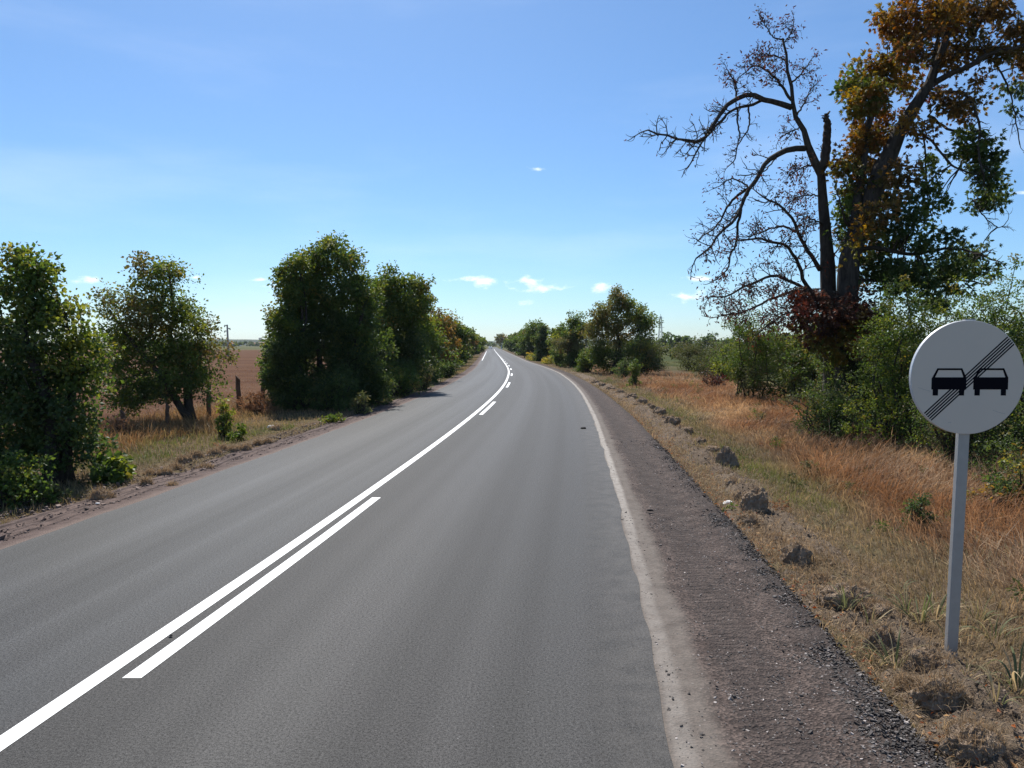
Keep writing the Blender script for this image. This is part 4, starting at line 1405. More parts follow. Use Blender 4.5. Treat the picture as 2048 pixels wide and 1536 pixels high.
#@@PART3
# ------------------------------------------------------------------ ground cover
def blades(mb, P, h, w, ang, lean, col, r):
    n = len(P)
    L = np.stack([np.cos(ang), np.sin(ang), np.zeros(n)], -1)
    sa = r.uniform(0, np.pi, n)
    Sd = np.stack([np.cos(sa), np.sin(sa), np.zeros(n)], -1)
    h, w, lean = h[:, None], w[:, None], lean[:, None]
    up = np.array((0, 0, 1.0))
    cz = 1 / np.sqrt(1 + lean ** 2)
    mid = P + up * h * .55 * np.sqrt(cz) + L * h * .32 * lean * cz
    tip = P + up * h * cz * .95 + L * h * lean * cz
    v = np.stack([P - Sd * w * .5, P + Sd * w * .5, mid + Sd * w * .38, mid - Sd * w * .38, tip], 1)
    b = np.arange(n)[:, None] * 5
    t = np.concatenate([b + [0, 1, 2], b + [0, 2, 3], b + [3, 2, 4]], 0)
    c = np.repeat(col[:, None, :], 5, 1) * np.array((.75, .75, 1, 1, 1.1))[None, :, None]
    mb.add(v.reshape(-1, 3), tris=t, col=c.reshape(-1, 3))


def ridge_c(Y):
    return g_off(Y) + .62 + (fbm(Y * .35, Y * 0 + 2, 88, 2) - .5) * .5


def ridge_h(X, Y):
    X, Y = np.asarray(X, float), np.asarray(Y, float)
    t = (X - xc(Y) - ridge_c(Y)) / .62
    bell = np.clip(1 - t * t, 0, 1) * np.clip((75 - Y) / 15, 0, 1)
    n = fbm(X * 2.2, Y * 1.5, 91, 4)
    m = np.clip((fbm(X * .9, Y * .55, 92, 3) - .26) * 4.0, 0, 1)
    lump = np.abs(fbm(X * 6, Y * 6, 93, 3) - .5) * .13 + (fbm(X * 15, Y * 15, 94, 2) - .5) * .05
    return bell * m * (.07 + .26 * np.clip(n - .38, 0, 1) + lump * 1.9) + (lump * bell) * .4


def top(X, Y):
    """ground or bank, whichever is higher"""
    return gz(X, Y) + np.maximum(0, ridge_h(X, Y) - .05)


STRAW = np.array((.40, .285, .165))
RUST = np.array((.25, .130, .065))
FRESH = np.array((.105, .125, .04))
DULL = np.array((.18, .15, .07))
GREYST = np.array((.23, .178, .125))


def lerp(a, b, t):
    return a + (b - a) * t[:, None]


def scatter(r, y0, y1, o0, o1, n):
    """points in road coordinates, evenly in area"""
    Y = r.uniform(y0, y1, n)
    O = o0(Y) + (o1(Y) - o0(Y)) * r.uniform(0, 1, n)
    return xc(Y) + O, Y, O


def build_grass():
    r = rng(501)
    # right verge
    short, tall = MB(), MB()
    for (y0, y1, n) in ((2.6, 9, 46000), (9, 17, 36000), (17, 30, 32000), (30, 55, 30000), (55, 110, 12000)):
        X, Y, O = scatter(r, y0, y1, lambda y: g_off(y) - .04, lambda y: g_off(y) + np.interp(y, [0, 24, 40, 60, 110], [7.6, 7.2, 10.5, 11, 4]), n)
        t = O - g_off(Y)
        patch = fbm(X * .7, Y * .55, 71, 3)
        edge = np.clip(t / .35, .05, 1)
        bare = np.exp(-((t - .65) / .42) ** 2) * np.clip((fbm(X * 1.2, Y * .9, 72, 3) - .38) * 4, 0, .9)
        tallness = np.clip((t - 2.0 - (patch - .5) * 2.2) / 1.0, 0, 1)
        keep = r.uniform(0, 1, n) < (.28 + .72 * edge) * (1 - bare) * np.clip(1.1 - ridge_h(X, Y) * 8, .08, 1) * (.55 + .45 * np.clip((patch - .25) * 3, 0, 1))
        X, Y, t, patch, tallness = [a[keep] for a in (X, Y, t, patch, tallness)]
        k = len(X)
        z = top(X, Y) - .01
        h = (r.gamma(5, .017, k) + .03) * (1 + tallness * 2.6)
        g2 = fbm(X * .45 + 7, Y * .3, 73, 3)
        strip = np.exp(-((t - 1.55) / .75) ** 2)
        gf = np.clip((g2 - .38) * 3.6, 0, 1) * (.4 + .6 * strip) * (1 - tallness * .85)
        base = lerp(np.tile(GREYST, (k, 1)), np.tile(STRAW, (k, 1)), r.uniform(0, 1, k))
        base = lerp(base, np.tile(DULL, (k, 1)), np.clip(strip * .9 - tallness * .5, 0, 1) * r.uniform(.3, 1, k))
        rust = np.clip(tallness * 1.1 - (1 - fbm(X * .5, Y * .35, 74, 3)) * .75, 0, 1) * r.uniform(.25, .95, k)
        base = lerp(base, np.tile(RUST, (k, 1)), rust)
        pv = np.clip((fbm(X * .42 + 31, Y * .3, 79, 3) - .5) * 5, -1, 1)
        base = lerp(base, np.tile(RUST * .8, (k, 1)), np.clip(pv, 0, 1) * tallness * .75)
        base = lerp(base, np.tile(STRAW * 1.15, (k, 1)), np.clip(-pv, 0, 1) * tallness * .7)
        base = lerp(base, np.tile(RUST * np.array((.95, .85, .85)), (k, 1)), tallness * np.clip((Y - 20) / 12, 0, 1) * .28)
        base = lerp(base, np.tile(FRESH, (k, 1)), gf * (r.uniform(0, 1, k) < .8))
        base *= r.uniform(.55, 1.3, (k, 1)) * (.72 + .62 * fbm(X * .8 + 5, Y * .5, 78, 3))[:, None]
        flow = fbm(X * .35, Y * .35, 75, 2) * 9
        ang = flow + r.normal(0, .9, k)
        lean = np.abs(r.normal(.55, .45, k)) + tallness * r.uniform(0, 1.0, k) + tallness * 2.2 * np.clip((fbm(X * .6, Y * .6, 77, 2) - .52) * 5, 0, 1)
        w = (.0045 + .0012 * Y.clip(0, 40) * .35) * r.uniform(.7, 1.4, k)
        P = np.stack([X, Y, z], -1)
        m = tallness > .5
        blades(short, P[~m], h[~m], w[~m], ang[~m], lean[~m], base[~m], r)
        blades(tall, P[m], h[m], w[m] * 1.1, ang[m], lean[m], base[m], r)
    tag(short.build('verge_grass', M['grass']), 'short dry grass with green patches on the right verge', 'grass', kind='stuff')
    tag(tall.build('tall_dry_grass', M['grass']), 'tall rust and straw coloured dry grass on the right verge', 'grass', kind='stuff')
    # flattened hay and root litter between the clods
    hay = MB()
    n = 42000
    Y = 2.7 + 40 * r.uniform(0, 1, n) ** 2.0
    O = g_off(Y) + np.abs(r.normal(.45, .65, n)) + .0
    X = xc(Y) + O
    ok = r.uniform(0, 1, n) < np.clip(1.15 - ridge_h(X, Y) * 9, .12, 1)
    X, Y, n = X[ok], Y[ok], int(ok.sum())
    base = lerp(np.tile(GREYST * .8, (n, 1)), np.tile(STRAW, (n, 1)), r.uniform(0, 1, n)) * r.uniform(.5, 1.2, (n, 1))
    blades(hay, np.stack([X, Y, top(X, Y) + r.uniform(0, .03, n)], -1), r.uniform(.05, .2, n), (.0035 + .0003 * Y) * r.uniform(.7, 1.4, n), r.uniform(0, 6.28, n), r.uniform(1.2, 6, n), base, r)
    tag(hay.build('hay_litter', M['grass']), 'flattened hay and root litter between the clods', 'hay', kind='stuff')
    # scattered low weeds among the grass
    wd = MB()
    lobes, pals = [], []
    for q in range(150):
        y = 5 + 50 * r.uniform() ** 1.5
        o = float(g_off(y)) + r.uniform(.9, 7.0)
        x = float(xc(y)) + o
        s = r.uniform(.06, .2) * (1 + y * .02)
        lobes.append(((x, y, float(gz(x, y)) + s * .7), (s, s, s * r.uniform(.6, 1.4))))
        pals.append([OLIVE, OLIVE, DEADLEAF, GREEN, SCRUB][r.integers(5)])
    for q in range(70):
        y = 9 + 45 * r.uniform() ** 1.4
        o = float(l_sh(y)) - r.uniform(.8, 5.5)
        x = float(xc(y)) + o
        s = r.uniform(.06, .2) * (1 + y * .02)
        lobes.append(((x, y, float(gz(x, y)) + s * .7), (s, s, s * r.uniform(.6, 1.4))))
        pals.append([OLIVE, GREEN, DEADLEAF, GREEN, SCRUB][r.integers(5)])
    crown(wd, r, lobes, .09, 14000, .05, OLIVE, .35, pals=pals)
    tag(wd.build('verge_weeds', M['leaf']), 'scattered low weeds among the dry grass of the verges', 'weeds', kind='stuff')
    # left verge
    left, brush = MB(), MB()
    for (y0, y1, n) in ((7, 14, 22000), (14, 24, 24000), (24, 42, 22000), (42, 80, 11000), (80, 170, 6000)):
        X, Y, O = scatter(r, y0, y1, lambda y: l_sh(y) + .08, lambda y: l_sh(y) - np.interp(y, [0, 24, 45, 60, 200], [6.2, 7.0, 6, 2.6, 2.4]), n)
        t = l_sh(Y) - O
        patch = fbm(X * .7, Y * .5, 81, 3)
        edge = np.clip((t + .1) / .5, .04, 1)
        tallness = np.clip((t - 2.6 - (patch - .5) * 2.5) / .9, 0, 1) * np.clip((60 - Y) / 10, 0, 1)
        hay = np.exp(-((t - .55) / .45) ** 2) * np.clip((Y - 12) / 4, 0, 1) * np.clip((30 - Y) / 5, 0, 1)
        keep = r.uniform(0, 1, n) < edge * (.6 + .4 * patch)
        X, Y, t, tallness, hay = [a[keep] for a in (X, Y, t, tallness, hay)]
        k = len(X)
        h = (r.gamma(5, .018, k) + .03) * (1 + tallness * 2.2) * (1 - hay * .3)
        base = lerp(np.tile(STRAW * .85, (k, 1)), np.tile(DULL, (k, 1)), r.uniform(0, 1, k))
        gf = np.clip((fbm(X * .5 + 3, Y * .35, 82, 3) - .36) * 3.2, 0, 1) * (1 - hay) * (1 - tallness * .75)
        base = lerp(base, np.tile(FRESH * 1.15, (k, 1)), gf * (r.uniform(0, 1, k) < .75))
        base = lerp(base, np.tile(RUST, (k, 1)), np.clip(tallness, 0, 1) * r.uniform(.2, .8, k))
        base = lerp(base, np.tile(GREYST, (k, 1)), hay * r.uniform(.2, .9, k))
        base *= r.uniform(.6, 1.25, (k, 1))
        ang = fbm(X * .35, Y * .35, 85, 2) * 9 + r.normal(0, 1, k)
        lean = np.abs(r.normal(.5, .4, k)) + hay * r.uniform(.5, 2.2, k) + tallness * r.uniform(0, .7, k)
        w = (.0045 + .0012 * Y.clip(0, 60) * .35) * r.uniform(.7, 1.4, k)
        P = np.stack([X, Y, gz(X, Y) - .01], -1)
        m = tallness > .5
        blades(left, P[~m], h[~m], w[~m], ang[~m], lean[~m], base[~m], r)
        blades(brush, P[m], h[m], w[m], ang[m], lean[m], base[m], r)
    tag(left.build('verge_grass', M['grass']), 'short yellow-green grass on the left verge', 'grass', kind='stuff')
    tag(brush.build('tall_dry_grass', M['grass']), 'tall dry brown grass under the left trees', 'grass', kind='stuff')
    # stubble on the field edge
    st = MB()
    n = 14000
    Y = 9 + 75 * r.uniform(0, 1, n) ** 1.6
    X = xc(Y) - 10 - r.uniform(0, 1, n) ** 1.5 * (12 + Y * .7)
    k = n
    base = lerp(np.tile(STRAW * .55, (k, 1)), np.tile(RUST * .8, (k, 1)), r.uniform(0, 1, k) ** .6) * r.uniform(.6, 1.2, (k, 1))
    blades(st, np.stack([X, Y, gz(X, Y) - .01], -1), r.uniform(.04, .13, k), .008 + Y * .0004, r.uniform(0, 6.28, k), np.abs(r.normal(.3, .3, k)), base, r)
    tag(st.build('field_stubble', M['grass']), 'dry stubble standing on the brown field', 'stubble', kind='stuff')
    # fallen leaves along the gravel's outer edge
    lf = MB()
    n = 900
    Y = 2.8 + 26 * r.uniform(0, 1, n) ** 1.8
    O = g_off(Y) + np.abs(r.normal(.02, .22, n)) - .03
    X = xc(Y) + O
    D = np.stack([r.normal(size=n), r.normal(size=n), r.normal(size=n) * .25], -1)
    pal = [(3, (.40, .13, .045)), (3, (.42, .22, .09)), (2, (.26, .09, .04)), (2, (.48, .33, .18))]
    leaf_faces(lf, np.stack([X, Y, top(X, Y) + r.uniform(.015, .05, n)], -1), D, r.uniform(.02, .055, n), pick(r, pal, n), r, .5, .15)
    tag(lf.build('fallen_leaves', M['leaf_dry']), 'orange and brown fallen leaves along the gravel edge', 'leaves', kind='stuff')


OCT_V = np.array([(1, 0, 0), (-1, 0, 0), (0, 1, 0), (0, -1, 0), (0, 0, 1), (0, 0, -1)], float)
OCT_T = np.array([(0, 2, 4), (2, 1, 4), (1, 3, 4), (3, 0, 4), (2, 0, 5), (1, 2, 5), (3, 1, 5), (0, 3, 5)])
CUB_V = np.array([(x, y, z) for z in (-1, 1) for y in (-1, 1) for x in (-1, 1)], float)
CUB_Q = np.array([(0, 2, 3, 1), (4, 5, 7, 6), (0, 1, 5, 4), (2, 6, 7, 3), (0, 4, 6, 2), (1, 3, 7, 5)])


def stones(mb, P, s, col, r):
    n = len(P)
    v = np.tile(CUB_V[None] * .66, (n, 1, 1)) * (1 + r.uniform(-.36, .24, (n, 8, 1))) + r.normal(0, .09, (n, 8, 3))
    v *= s[:, None, None] * r.uniform(.6, 1.25, (n, 1, 3)) * np.array((1, 1, .78))
    a = r.uniform(0, 6.28, n)
    c, sn = np.cos(a)[:, None], np.sin(a)[:, None]
    x, y = v[..., 0] * c - v[..., 1] * sn, v[..., 0] * sn + v[..., 1] * c
    tl = r.normal(0, .35, n)[:, None]
    z = v[..., 2] + x * tl
    v = np.stack([x, y, z], -1) + P[:, None]
    q = (np.arange(n)[:, None, None] * 8 + CUB_Q[None]).reshape(-1, 4)
    mb.add(v.reshape(-1, 3), quads=q, col=np.repeat(col, 8, 0))


def build_gravel():
    r = rng(601)
    mb = MB()
    for (y0, y1, n) in ((2.7, 6, 10500), (6, 11, 7000), (11, 20, 3000)):
        Y = r.uniform(y0, y1, n)
        w = g_off(Y) - r_off(Y)
        f = np.where(r.uniform(0, 1, n) < .6, r.uniform(.22, 1.0, n), 1 - np.abs(r.normal(.0, .22, n)))
        f = np.where(r.uniform(0, 1, n) < .06, np.abs(r.normal(0, .12, n)), f)
        t = f * w
        O = r_off(Y) + t
        X = xc(Y) + O
        z = -.012 - .02 * np.clip(t, 0, 1) - .030 * np.exp(-((t - .72) / .2) ** 2) + .028 * np.exp(-((t - w * .88) / .14) ** 2) * .9
        berm = np.clip((f - .62) / .35, 0, 1)
        s = (r.gamma(3.0, .0013, n) + .0028) * (1 + .35 * berm) * np.interp(Y, [0, 8, 20], [1, 1.1, 1.5])
        g = r.choice([.045, .07, .10, .15, .25, .40], n, p=[.24, .28, .24, .14, .07, .03]) * (1 - .35 * berm * (r.uniform(0, 1, n) < .7))
        col = g[:, None] * np.array((1.08, .96, .89)) * r.uniform(.85, 1.15, (n, 1))
        stones(mb, np.stack([X, Y, z + s * .25], -1), s, col, r)
    tag(mb.build('gravel', M['stone']), 'loose grey chippings on the right shoulder', 'gravel', kind='stuff')
    # crumbs of earth on the left shoulder and on both verges
    mb = MB()
    n = 3500
    Y = 8 + 22 * r.uniform(0, 1, n) ** 1.5
    O = l_sh(Y) + r.uniform(-.5, .75, n)
    X = xc(Y) + O
    s = r.gamma(2.0, .005, n) + .005
    col = np.array((.17, .125, .105)) * r.uniform(.5, 1.5, (n, 1))
    stones(mb, np.stack([X, Y, np.full(n, -.02)], -1), s, col, r)
    n = 3500
    Y = 3 + 25 * r.uniform(0, 1, n) ** 1.5
    O = g_off(Y) + np.abs(r.normal(.6, .4, n))
    X = xc(Y) + O
    s = r.gamma(2.0, .0035, n) + .004
    col = np.array((.16, .12, .09)) * r.uniform(.5, 1.4, (n, 1))
    stones(mb, np.stack([X, Y, top(X, Y) + s * .3], -1), s, col, r)
    tag(mb.build('earth_crumbs', M['stone']), 'scattered crumbs of dug earth on the verges', 'soil', kind='stuff')


def icosphere(sub):
    import bmesh
    bm = bmesh.new()
    bmesh.ops.create_icosphere(bm, subdivisions=sub, radius=1)
    v = np.array([x.co[:] for x in bm.verts])
    t = np.array([[a.index for a in f.verts] for f in bm.faces])
    bm.free()
    return v, t


ICO = {k: icosphere(k) for k in (2, 3, 4)}


def n3(p, f, s):
    return (fbm(p[:, 0] * f + 11, p[:, 1] * f + p[:, 2] * f * .7, s, 3) + fbm(p[:, 2] * f + 5, p[:, 0] * f * .8 - p[:, 1] * f, s + 9, 3)) * .5 - .5


def clod(label, px, py, wpx, hpx, seed, group=None, hay=False, flat=.75, name='earth_clod'):
    r = rng(seed)
    X, Y = ground_at(px, py)
    sc_ = Y / F_PX
    w, h = wpx * sc_ * .42, hpx * sc_ * (1.3 if wpx > 45 else 1.1)
    v, t = ICO[4 if wpx > 45 else 3]
    p = v * (1 + .95 * n3(v, 1.7, seed)[:, None] + .6 * n3(v, 4.2, seed + 3)[:, None] + .4 * n3(v, 10, seed + 5)[:, None])
    p = p * np.array((w, w * r.uniform(.7, 1.05), h * .62))
    p[:, 2] = np.where(p[:, 2] < -h * .3, -h * .3, p[:, 2])
    z = float(top(X, Y)) - .02
    o = MB().add(p, tris=t).build(name, M['clod'], smooth=False, loc=(X, Y, z + h * .14))
    tag(o, label, 'clod', group)
    # dry roots and stubble sticking out of it
    k = int(180 + wpx * 9) * (2 if hay else 1)
    i = r.integers(0, len(p), k)
    P = p[i]
    P = P[P[:, 2] > -h * .15]
    k = len(P)
    mb = MB()
    base = lerp(np.tile(GREYST * .9, (k, 1)), np.tile(STRAW, (k, 1)), r.uniform(0, 1, k)) * r.uniform(.5, 1.1, (k, 1))
    blades(mb, P * .97, r.uniform(.03, .14, k) * (1.2 if hay else 1), np.full(k, .0032 + Y * .0002), r.uniform(0, 6.28, k), np.abs(r.normal(1.3, .9, k)), base, r)
    tag(mb.build('dry_roots', M['grass'], o), kind='stuff')
    return o


def build_ridge():
    """the ragged bank of dug soil and cut turf the clods lie in"""
    Y = rows(3.0, 75, .05, .008)

    def off(Y):
        return ridge_c(Y)[:, None] + np.linspace(-.62, .62, 27)[None]
    o = sheet('spoil_bank', Y, off, lambda X, Y, O: gz(X, Y) - .05 + ridge_h(X, Y), M['spoil'])
    tag(o, 'ragged low bank of dug soil and cut turf along the right verge', 'soil', kind='stuff')


ORD = 'first second third fourth fifth sixth seventh eighth ninth tenth eleventh twelfth thirteenth fourteenth fifteenth sixteenth seventeenth eighteenth nineteenth twentieth twenty-first twenty-second twenty-third'.split()


def build_clods():
    big = [
        ('round dark clod of earth nearest left of the sign post', 1762, 1268, 74, 56), ('broken block of turf on the gravel edge, two clods up from the sign post', 1590, 1104, 66, 46),
        ('heap of dry uprooted turf between the round clod and the broken block', 1690, 1185, 130, 42), ('upturned turf clod beside the white scrap', 1510, 1010, 62, 40),
        ('dark crested turf clod farther up the verge', 1452, 918, 52, 38), ('wide crumbly lump at the foot of the sign post', 1860, 1312, 110, 40),
        ('pale dusty lump of soil just below the sign post', 1880, 1392, 120, 44), ('dusty lump of soil in the lower right corner', 1945, 1478, 130, 56),
        ('flat clod of soil right of the turf heap', 1745, 1200, 76, 28)]
    for i, (lab, x, y, w, h) in enumerate(big):
        clod(lab, x, y, w, h, 700 + i, 'clods of dug earth along the right verge')
    small = [(1550, 1062, 44, 18), (1480, 985, 40, 22), (1468, 962, 36, 20), (1495, 1030, 50, 20), (1425, 890, 34, 16), (1398, 872, 40, 18), (1372, 856, 34, 15), (1345, 842, 34, 18), (1318, 822, 30, 17), (1303, 812, 24, 14),
             (1283, 800, 28, 13), (1262, 792, 26, 11), (1240, 783, 22, 9), (1222, 776, 24, 9), (1205, 768, 18, 8), (1190, 762, 18, 7), (1330, 832, 26, 13), (1360, 850, 24, 12), (1275, 806, 20, 9), (1640, 1140, 50, 18), (1720, 1160, 46, 20),
             (1815, 1345, 54, 20), (1925, 1400, 40, 18)]
    small.sort(key=lambda q: -q[1])
    for i, (x, y, w, h) in enumerate(small):
        clod('%s small clod, counted from the sign, in the line of dug earth on the right' % ORD[i], x, y, w, h, 740 + i, 'small clods in the line along the right verge')
    left = [(205, 984, 60, 22, 'flat dark heap of turf at the left shoulder edge'), (292, 957, 26, 20, 'single brown turf lump on the hay at the left'), (345, 960, 22, 11, None), (330, 938, 34, 14, None), (300, 935, 30, 12, None),
            (368, 912, 36, 16, None), (392, 905, 34, 14, None), (428, 898, 34, 15, None), (446, 888, 26, 13, None), (468, 892, 30, 13, None), (490, 890, 30, 15, None), (515, 880, 24, 11, None), (534, 878, 22, 11, None), (552, 848, 32, 12, 'lone hay lump near the white scraps on the left verge'), (410, 925, 40, 12, None), (350, 925, 30, 11, None)]
    left.sort(key=lambda q: -q[1])
    c = -1
    for i, (x, y, w, h, lab) in enumerate(left):
        c += 0 if lab else 1
        clod(lab or '%s small turf lump, counted from the near end, along the left shoulder' % ORD[c], x, y, w, h, 780 + i, 'lumps of turf and hay along the left shoulder', hay=True)


def build_tufts():
    """broad-bladed grass tufts by the sign; every blade a part"""
    r = rng(801)
    meshes = []
    for k in range(6):
        n = 9
        t = np.linspace(0, 1, n)
        bend = [.4, .8, 1.2, 1.5, .6, 1.0][k]
        a = bend * t ** 1.5 * 1.6
        x = np.cumsum(np.sin(a)) / n
        z = np.cumsum(np.cos(a)) / n
        w = .045 * (1 - t ** 2.2) * (.65 + .6 * np.sin(np.pi * np.clip(t * 1.2, 0, 1)) ** .5) + .002
        rows_ = []
        for i in range(n):
            for j, s in enumerate((-1, 0, 1)):
                rows_.append((x[i] - (.012 if s == 0 else 0), s * w[i], z[i]))
        q = []
        for i in range(n - 1):
            for j in range(2):
                q.append((i * 3 + j, i * 3 + j + 1, (i + 1) * 3 + j + 1, (i + 1) * 3 + j))
        for m, c in enumerate(((.12, .135, .06), (.24, .20, .105), (.42, .33, .19))):
            v = np.array(rows_)
            cc = np.tile(np.array(c), (len(v), 1))
            cc = cc + (np.array((.40, .33, .2)) - cc) * np.clip((np.repeat(t, 3) - .75) * 2.5, 0, .8)[:, None]
            me = mesh_from('blade', v, np.zeros((0, 3), np.int64), np.array(q), cc, True)
            me.materials.append(M['grass'])
            meshes.append((m, me))
    spots = [(1692, 1205, .26, 12), (1742, 1222, .20, 9), (1712, 1190, .22, 8), (1842, 1210, .30, 14), (1872, 1200, .26, 12), (1815, 1195, .24, 9), (1960, 1205, .26, 11), (1990, 1240, .30, 12), (1790, 1312, .26, 13), (1752, 1300, .18, 7),
             (2035, 1340, .34, 13), (1935, 1330, .16, 6), (1655, 1035, .24, 9), (1668, 1010, .20, 7), (1560, 1120, .12, 6), (1490, 1022, .10, 7), (1800, 1160, .2, 6), (1995, 1395, .22, 7), (1900, 1240, .24, 8)]
    labs = ['broad-bladed tuft at the gravel edge left of the round clod', 'small tuft just left of the round clod', 'tuft rising behind the gravel-edge tuft', 'big tuft between the round clod and the sign post', 'tuft touching the left side of the sign post', 'thin tuft behind the turf heap', 'tuft just right of the sign post', 'tall drooping tuft right of the sign post', 'dark tuft in front of the round clod at the gravel edge', 'low tuft left of the dark one at the gravel edge', 'tallest drooping tuft at the right edge of the picture', 'tiny tuft at the foot of the sign post', 'straw-coloured tuft behind the broken block of turf', 'second straw tuft behind the broken block of turf', 'tiny tuft in front of the broken block of turf', 'small green tuft below the white scrap', 'sparse tuft above the flat clod', 'bent tuft in the lower right corner by the dusty lump', 'tuft close behind the sign post']
    for i, (px, py, h, nb) in enumerate(spots):
        X, Y = ground_at(px, py)
        root = thing('grass_tuft', labs[i], 'grass', (X, Y, float(top(X, Y)) - .01), 'broad-bladed grass tufts on the right verge')
        for b in range(nb + 5):
            m, me = meshes[r.integers(len(meshes))]
            if m == 2 and r.uniform() < .45:
                m, me = meshes[r.integers(len(meshes))]
            o = bpy.data.objects.new('blade', me)
            COL.objects.link(o)
            o.parent = root
            a = r.uniform(0, 6.28)
            o.location = (math.cos(a) * .03, math.sin(a) * .03, 0)
            o.rotation_euler = (r.normal(0, .2), r.uniform(-.1, .7), a)
            s = h * r.uniform(.7, 1.6)
            o.scale = (s * r.uniform(.7, 1.2), s * r.uniform(.22, .45), s)


# ------------------------------------------------------------------ the road sign
def build_sign():
    bx, by = 3.552, 6.035
    z0 = float(gz(bx, by)) - .12
    root = thing('road_sign', 'round grey-white end of no-overtaking sign on a square steel post', 'sign', (bx, by, z0))
    zc = 2.19 - z0
    # post: rounded rectangular tube, leaning a touch
    w, d, c = .043, .026, .007
    prof = []
    for sx, sy, a0 in ((1, 1, 0), (-1, 1, 90), (-1, -1, 180), (1, -1, 270)):
        for k in range(4):
            a = math.radians(a0 + k * 30)
            prof.append((sx * (w - c) + math.cos(a) * c, sy * (d - c) + math.sin(a) * c))
    prof = np.array(prof)
    n = len(prof)
    zs = np.linspace(0, zc + .462, 9)
    lean = .024
    v = np.vstack([np.column_stack([prof[:, 0] + lean * z, prof[:, 1] + .045, np.full(n, z)]) for z in zs])
    q = [(i * n + j, i * n + (j + 1) % n, (i + 1) * n + (j + 1) % n, (i + 1) * n + j) for i in range(len(zs) - 1) for j in range(n)]
    v = np.vstack([v, (lean * zs[-1], .045, zs[-1])])
    t = [((len(zs) - 1) * n + j, (len(zs) - 1) * n + (j + 1) % n, len(v) - 1) for j in range(n)]
    MB().add(v, tris=t, quads=q).build('post', M['zinc'], root)
    cx = 3.60 - bx
    # panel: dished disc with folded rim
    R_ = .45
    N = 96
    a = np.linspace(0, 2 * np.pi, N, endpoint=False)
    ring = lambda r_, y: np.column_stack([cx + r_ * np.cos(a), np.full(N, y), zc + r_ * np.sin(a)])

    def rings(lst, capfirst=None, caplast=None):
        v = np.vstack([ring(r_, y) for r_, y in lst])
        q = [(i * N + j, (i + 1) * N + j, (i + 1) * N + (j + 1) % N, i * N + (j + 1) % N) for i in range(len(lst) - 1) for j in range(N)]
        t = []
        if capfirst is not None:
            v = np.vstack([v, (cx, capfirst, zc)])
            t += [(len(v) - 1, j, (j + 1) % N) for j in range(N)]
        if caplast is not None:
            v = np.vstack([v, (cx, caplast, zc)])
            o = (len(lst) - 1) * N
            t += [(len(v) - 1, o + (j + 1) % N, o + j) for j in range(N)]
        return MB().add(v, tris=t, quads=q)
    rings([(R_ - .006, -.0005), (R_ - .003, .0005), (R_ - .003, .002), (.05, .0035)], capfirst=-.0005, caplast=.0035).build('face', M['sign_white'], root)
    rings([(R_ - .0055, .0012), (R_ - .002, .0002), (R_, .004), (R_ + .001, .030), (R_ - .004, .032), (R_ - .018, .030), (R_ - .018, .027), (R_ - .005, .026), (R_ - .004, .004)]).build('rim', M['sign_rim'], root, smooth=False)
    # back brackets and clamp
    for zz in (-.2, .2):
        MB().box(cx - .20, cx + .20, .004, .02, zc + zz - .015, zc + zz + .015).build('bracket', M['zinc'], root)
    S_ = .45 / 625.0

    def poly(pts_sets, name, y=-.0022):
        mb = MB()
        for pts in pts_sets:
            v = [(cx + (x - 856) * S_, y, zc - (yy - 740) * S_) for x, yy in pts] + [(cx + (x - 856) * S_, -.0008, zc - (yy - 740) * S_) for x, yy in pts]
            k = len(pts)
            quads = [(j, (j + 1) % k, k + (j + 1) % k, k + j) for j in range(k)]
            tris = [(0, j + 1, j) for j in range(1, k - 1)]
            mb.add(v, tris=tris, quads=quads)
        return mb.build(name, M['sign_black'], root)
    for sx in (0, 459):
        s = lambda L: [(x + sx, y) for x, y in L]
        poly([s([(466, 738), (838, 738), (838, 872), (458, 872), (458, 748)]), s([(473, 872.1), (531, 872.1), (531, 938), (473, 938)]), s([(762, 872.1), (818, 872.1), (818, 938), (762, 938)]),
              s([(518, 639), (790, 639), (783, 659), (530, 659)]), s([(518, 639), (530, 659), (494, 738), (466, 738)]), s([(790, 639), (836, 738), (806, 738), (778, 659)])], 'car_symbol', -.0024)
    d = np.array((-916., 866.))
    d /= np.linalg.norm(d)
    nrm = np.array((.69, .72))
    nrm = np.array((-d[1], d[0])) * -1
    p0 = np.array((1298., 272.))
    c0 = np.array((856., 740.))
    for k in range(5):
        o0, o1 = k * 26.6 - 4, k * 26.6 + 10
        pts = []
        for o, sgn in ((o0, 1), (o1, 1), (o1, -1), (o0, -1)):
            e = np.array((1298., 272.)) + nrm * o * (1 if nrm[0] > 0 else -1)
            rel = e - c0
            bq = rel.dot(d)
            cq = rel.dot(rel) - 612.0 ** 2
            tt = -bq + sgn * math.sqrt(bq * bq - cq)
            pts.append(tuple(e + d * tt))
        poly([pts], 'stripe', -.0018)
    for pts in ([(310, 850), (360, 866), (420, 885), (450, 892)], [(1140, 1100), (1200, 1122), (1240, 1132), (1275, 1136)], [(650, 1238), (690, 1234)]):
        mb = MB()
        v, q = [], []
        for i, (x, y) in enumerate(pts):
            for dy in (-1.2, 1.2):
                v.append((cx + (x - 856) * S_, -.0012, zc - (y + dy - 740) * S_))
        for i in range(len(pts) - 1):
            q.append((2 * i, 2 * i + 1, 2 * i + 3, 2 * i + 2))
        mb.add(v, quads=q).build('scratch', M['steel_far'], root)


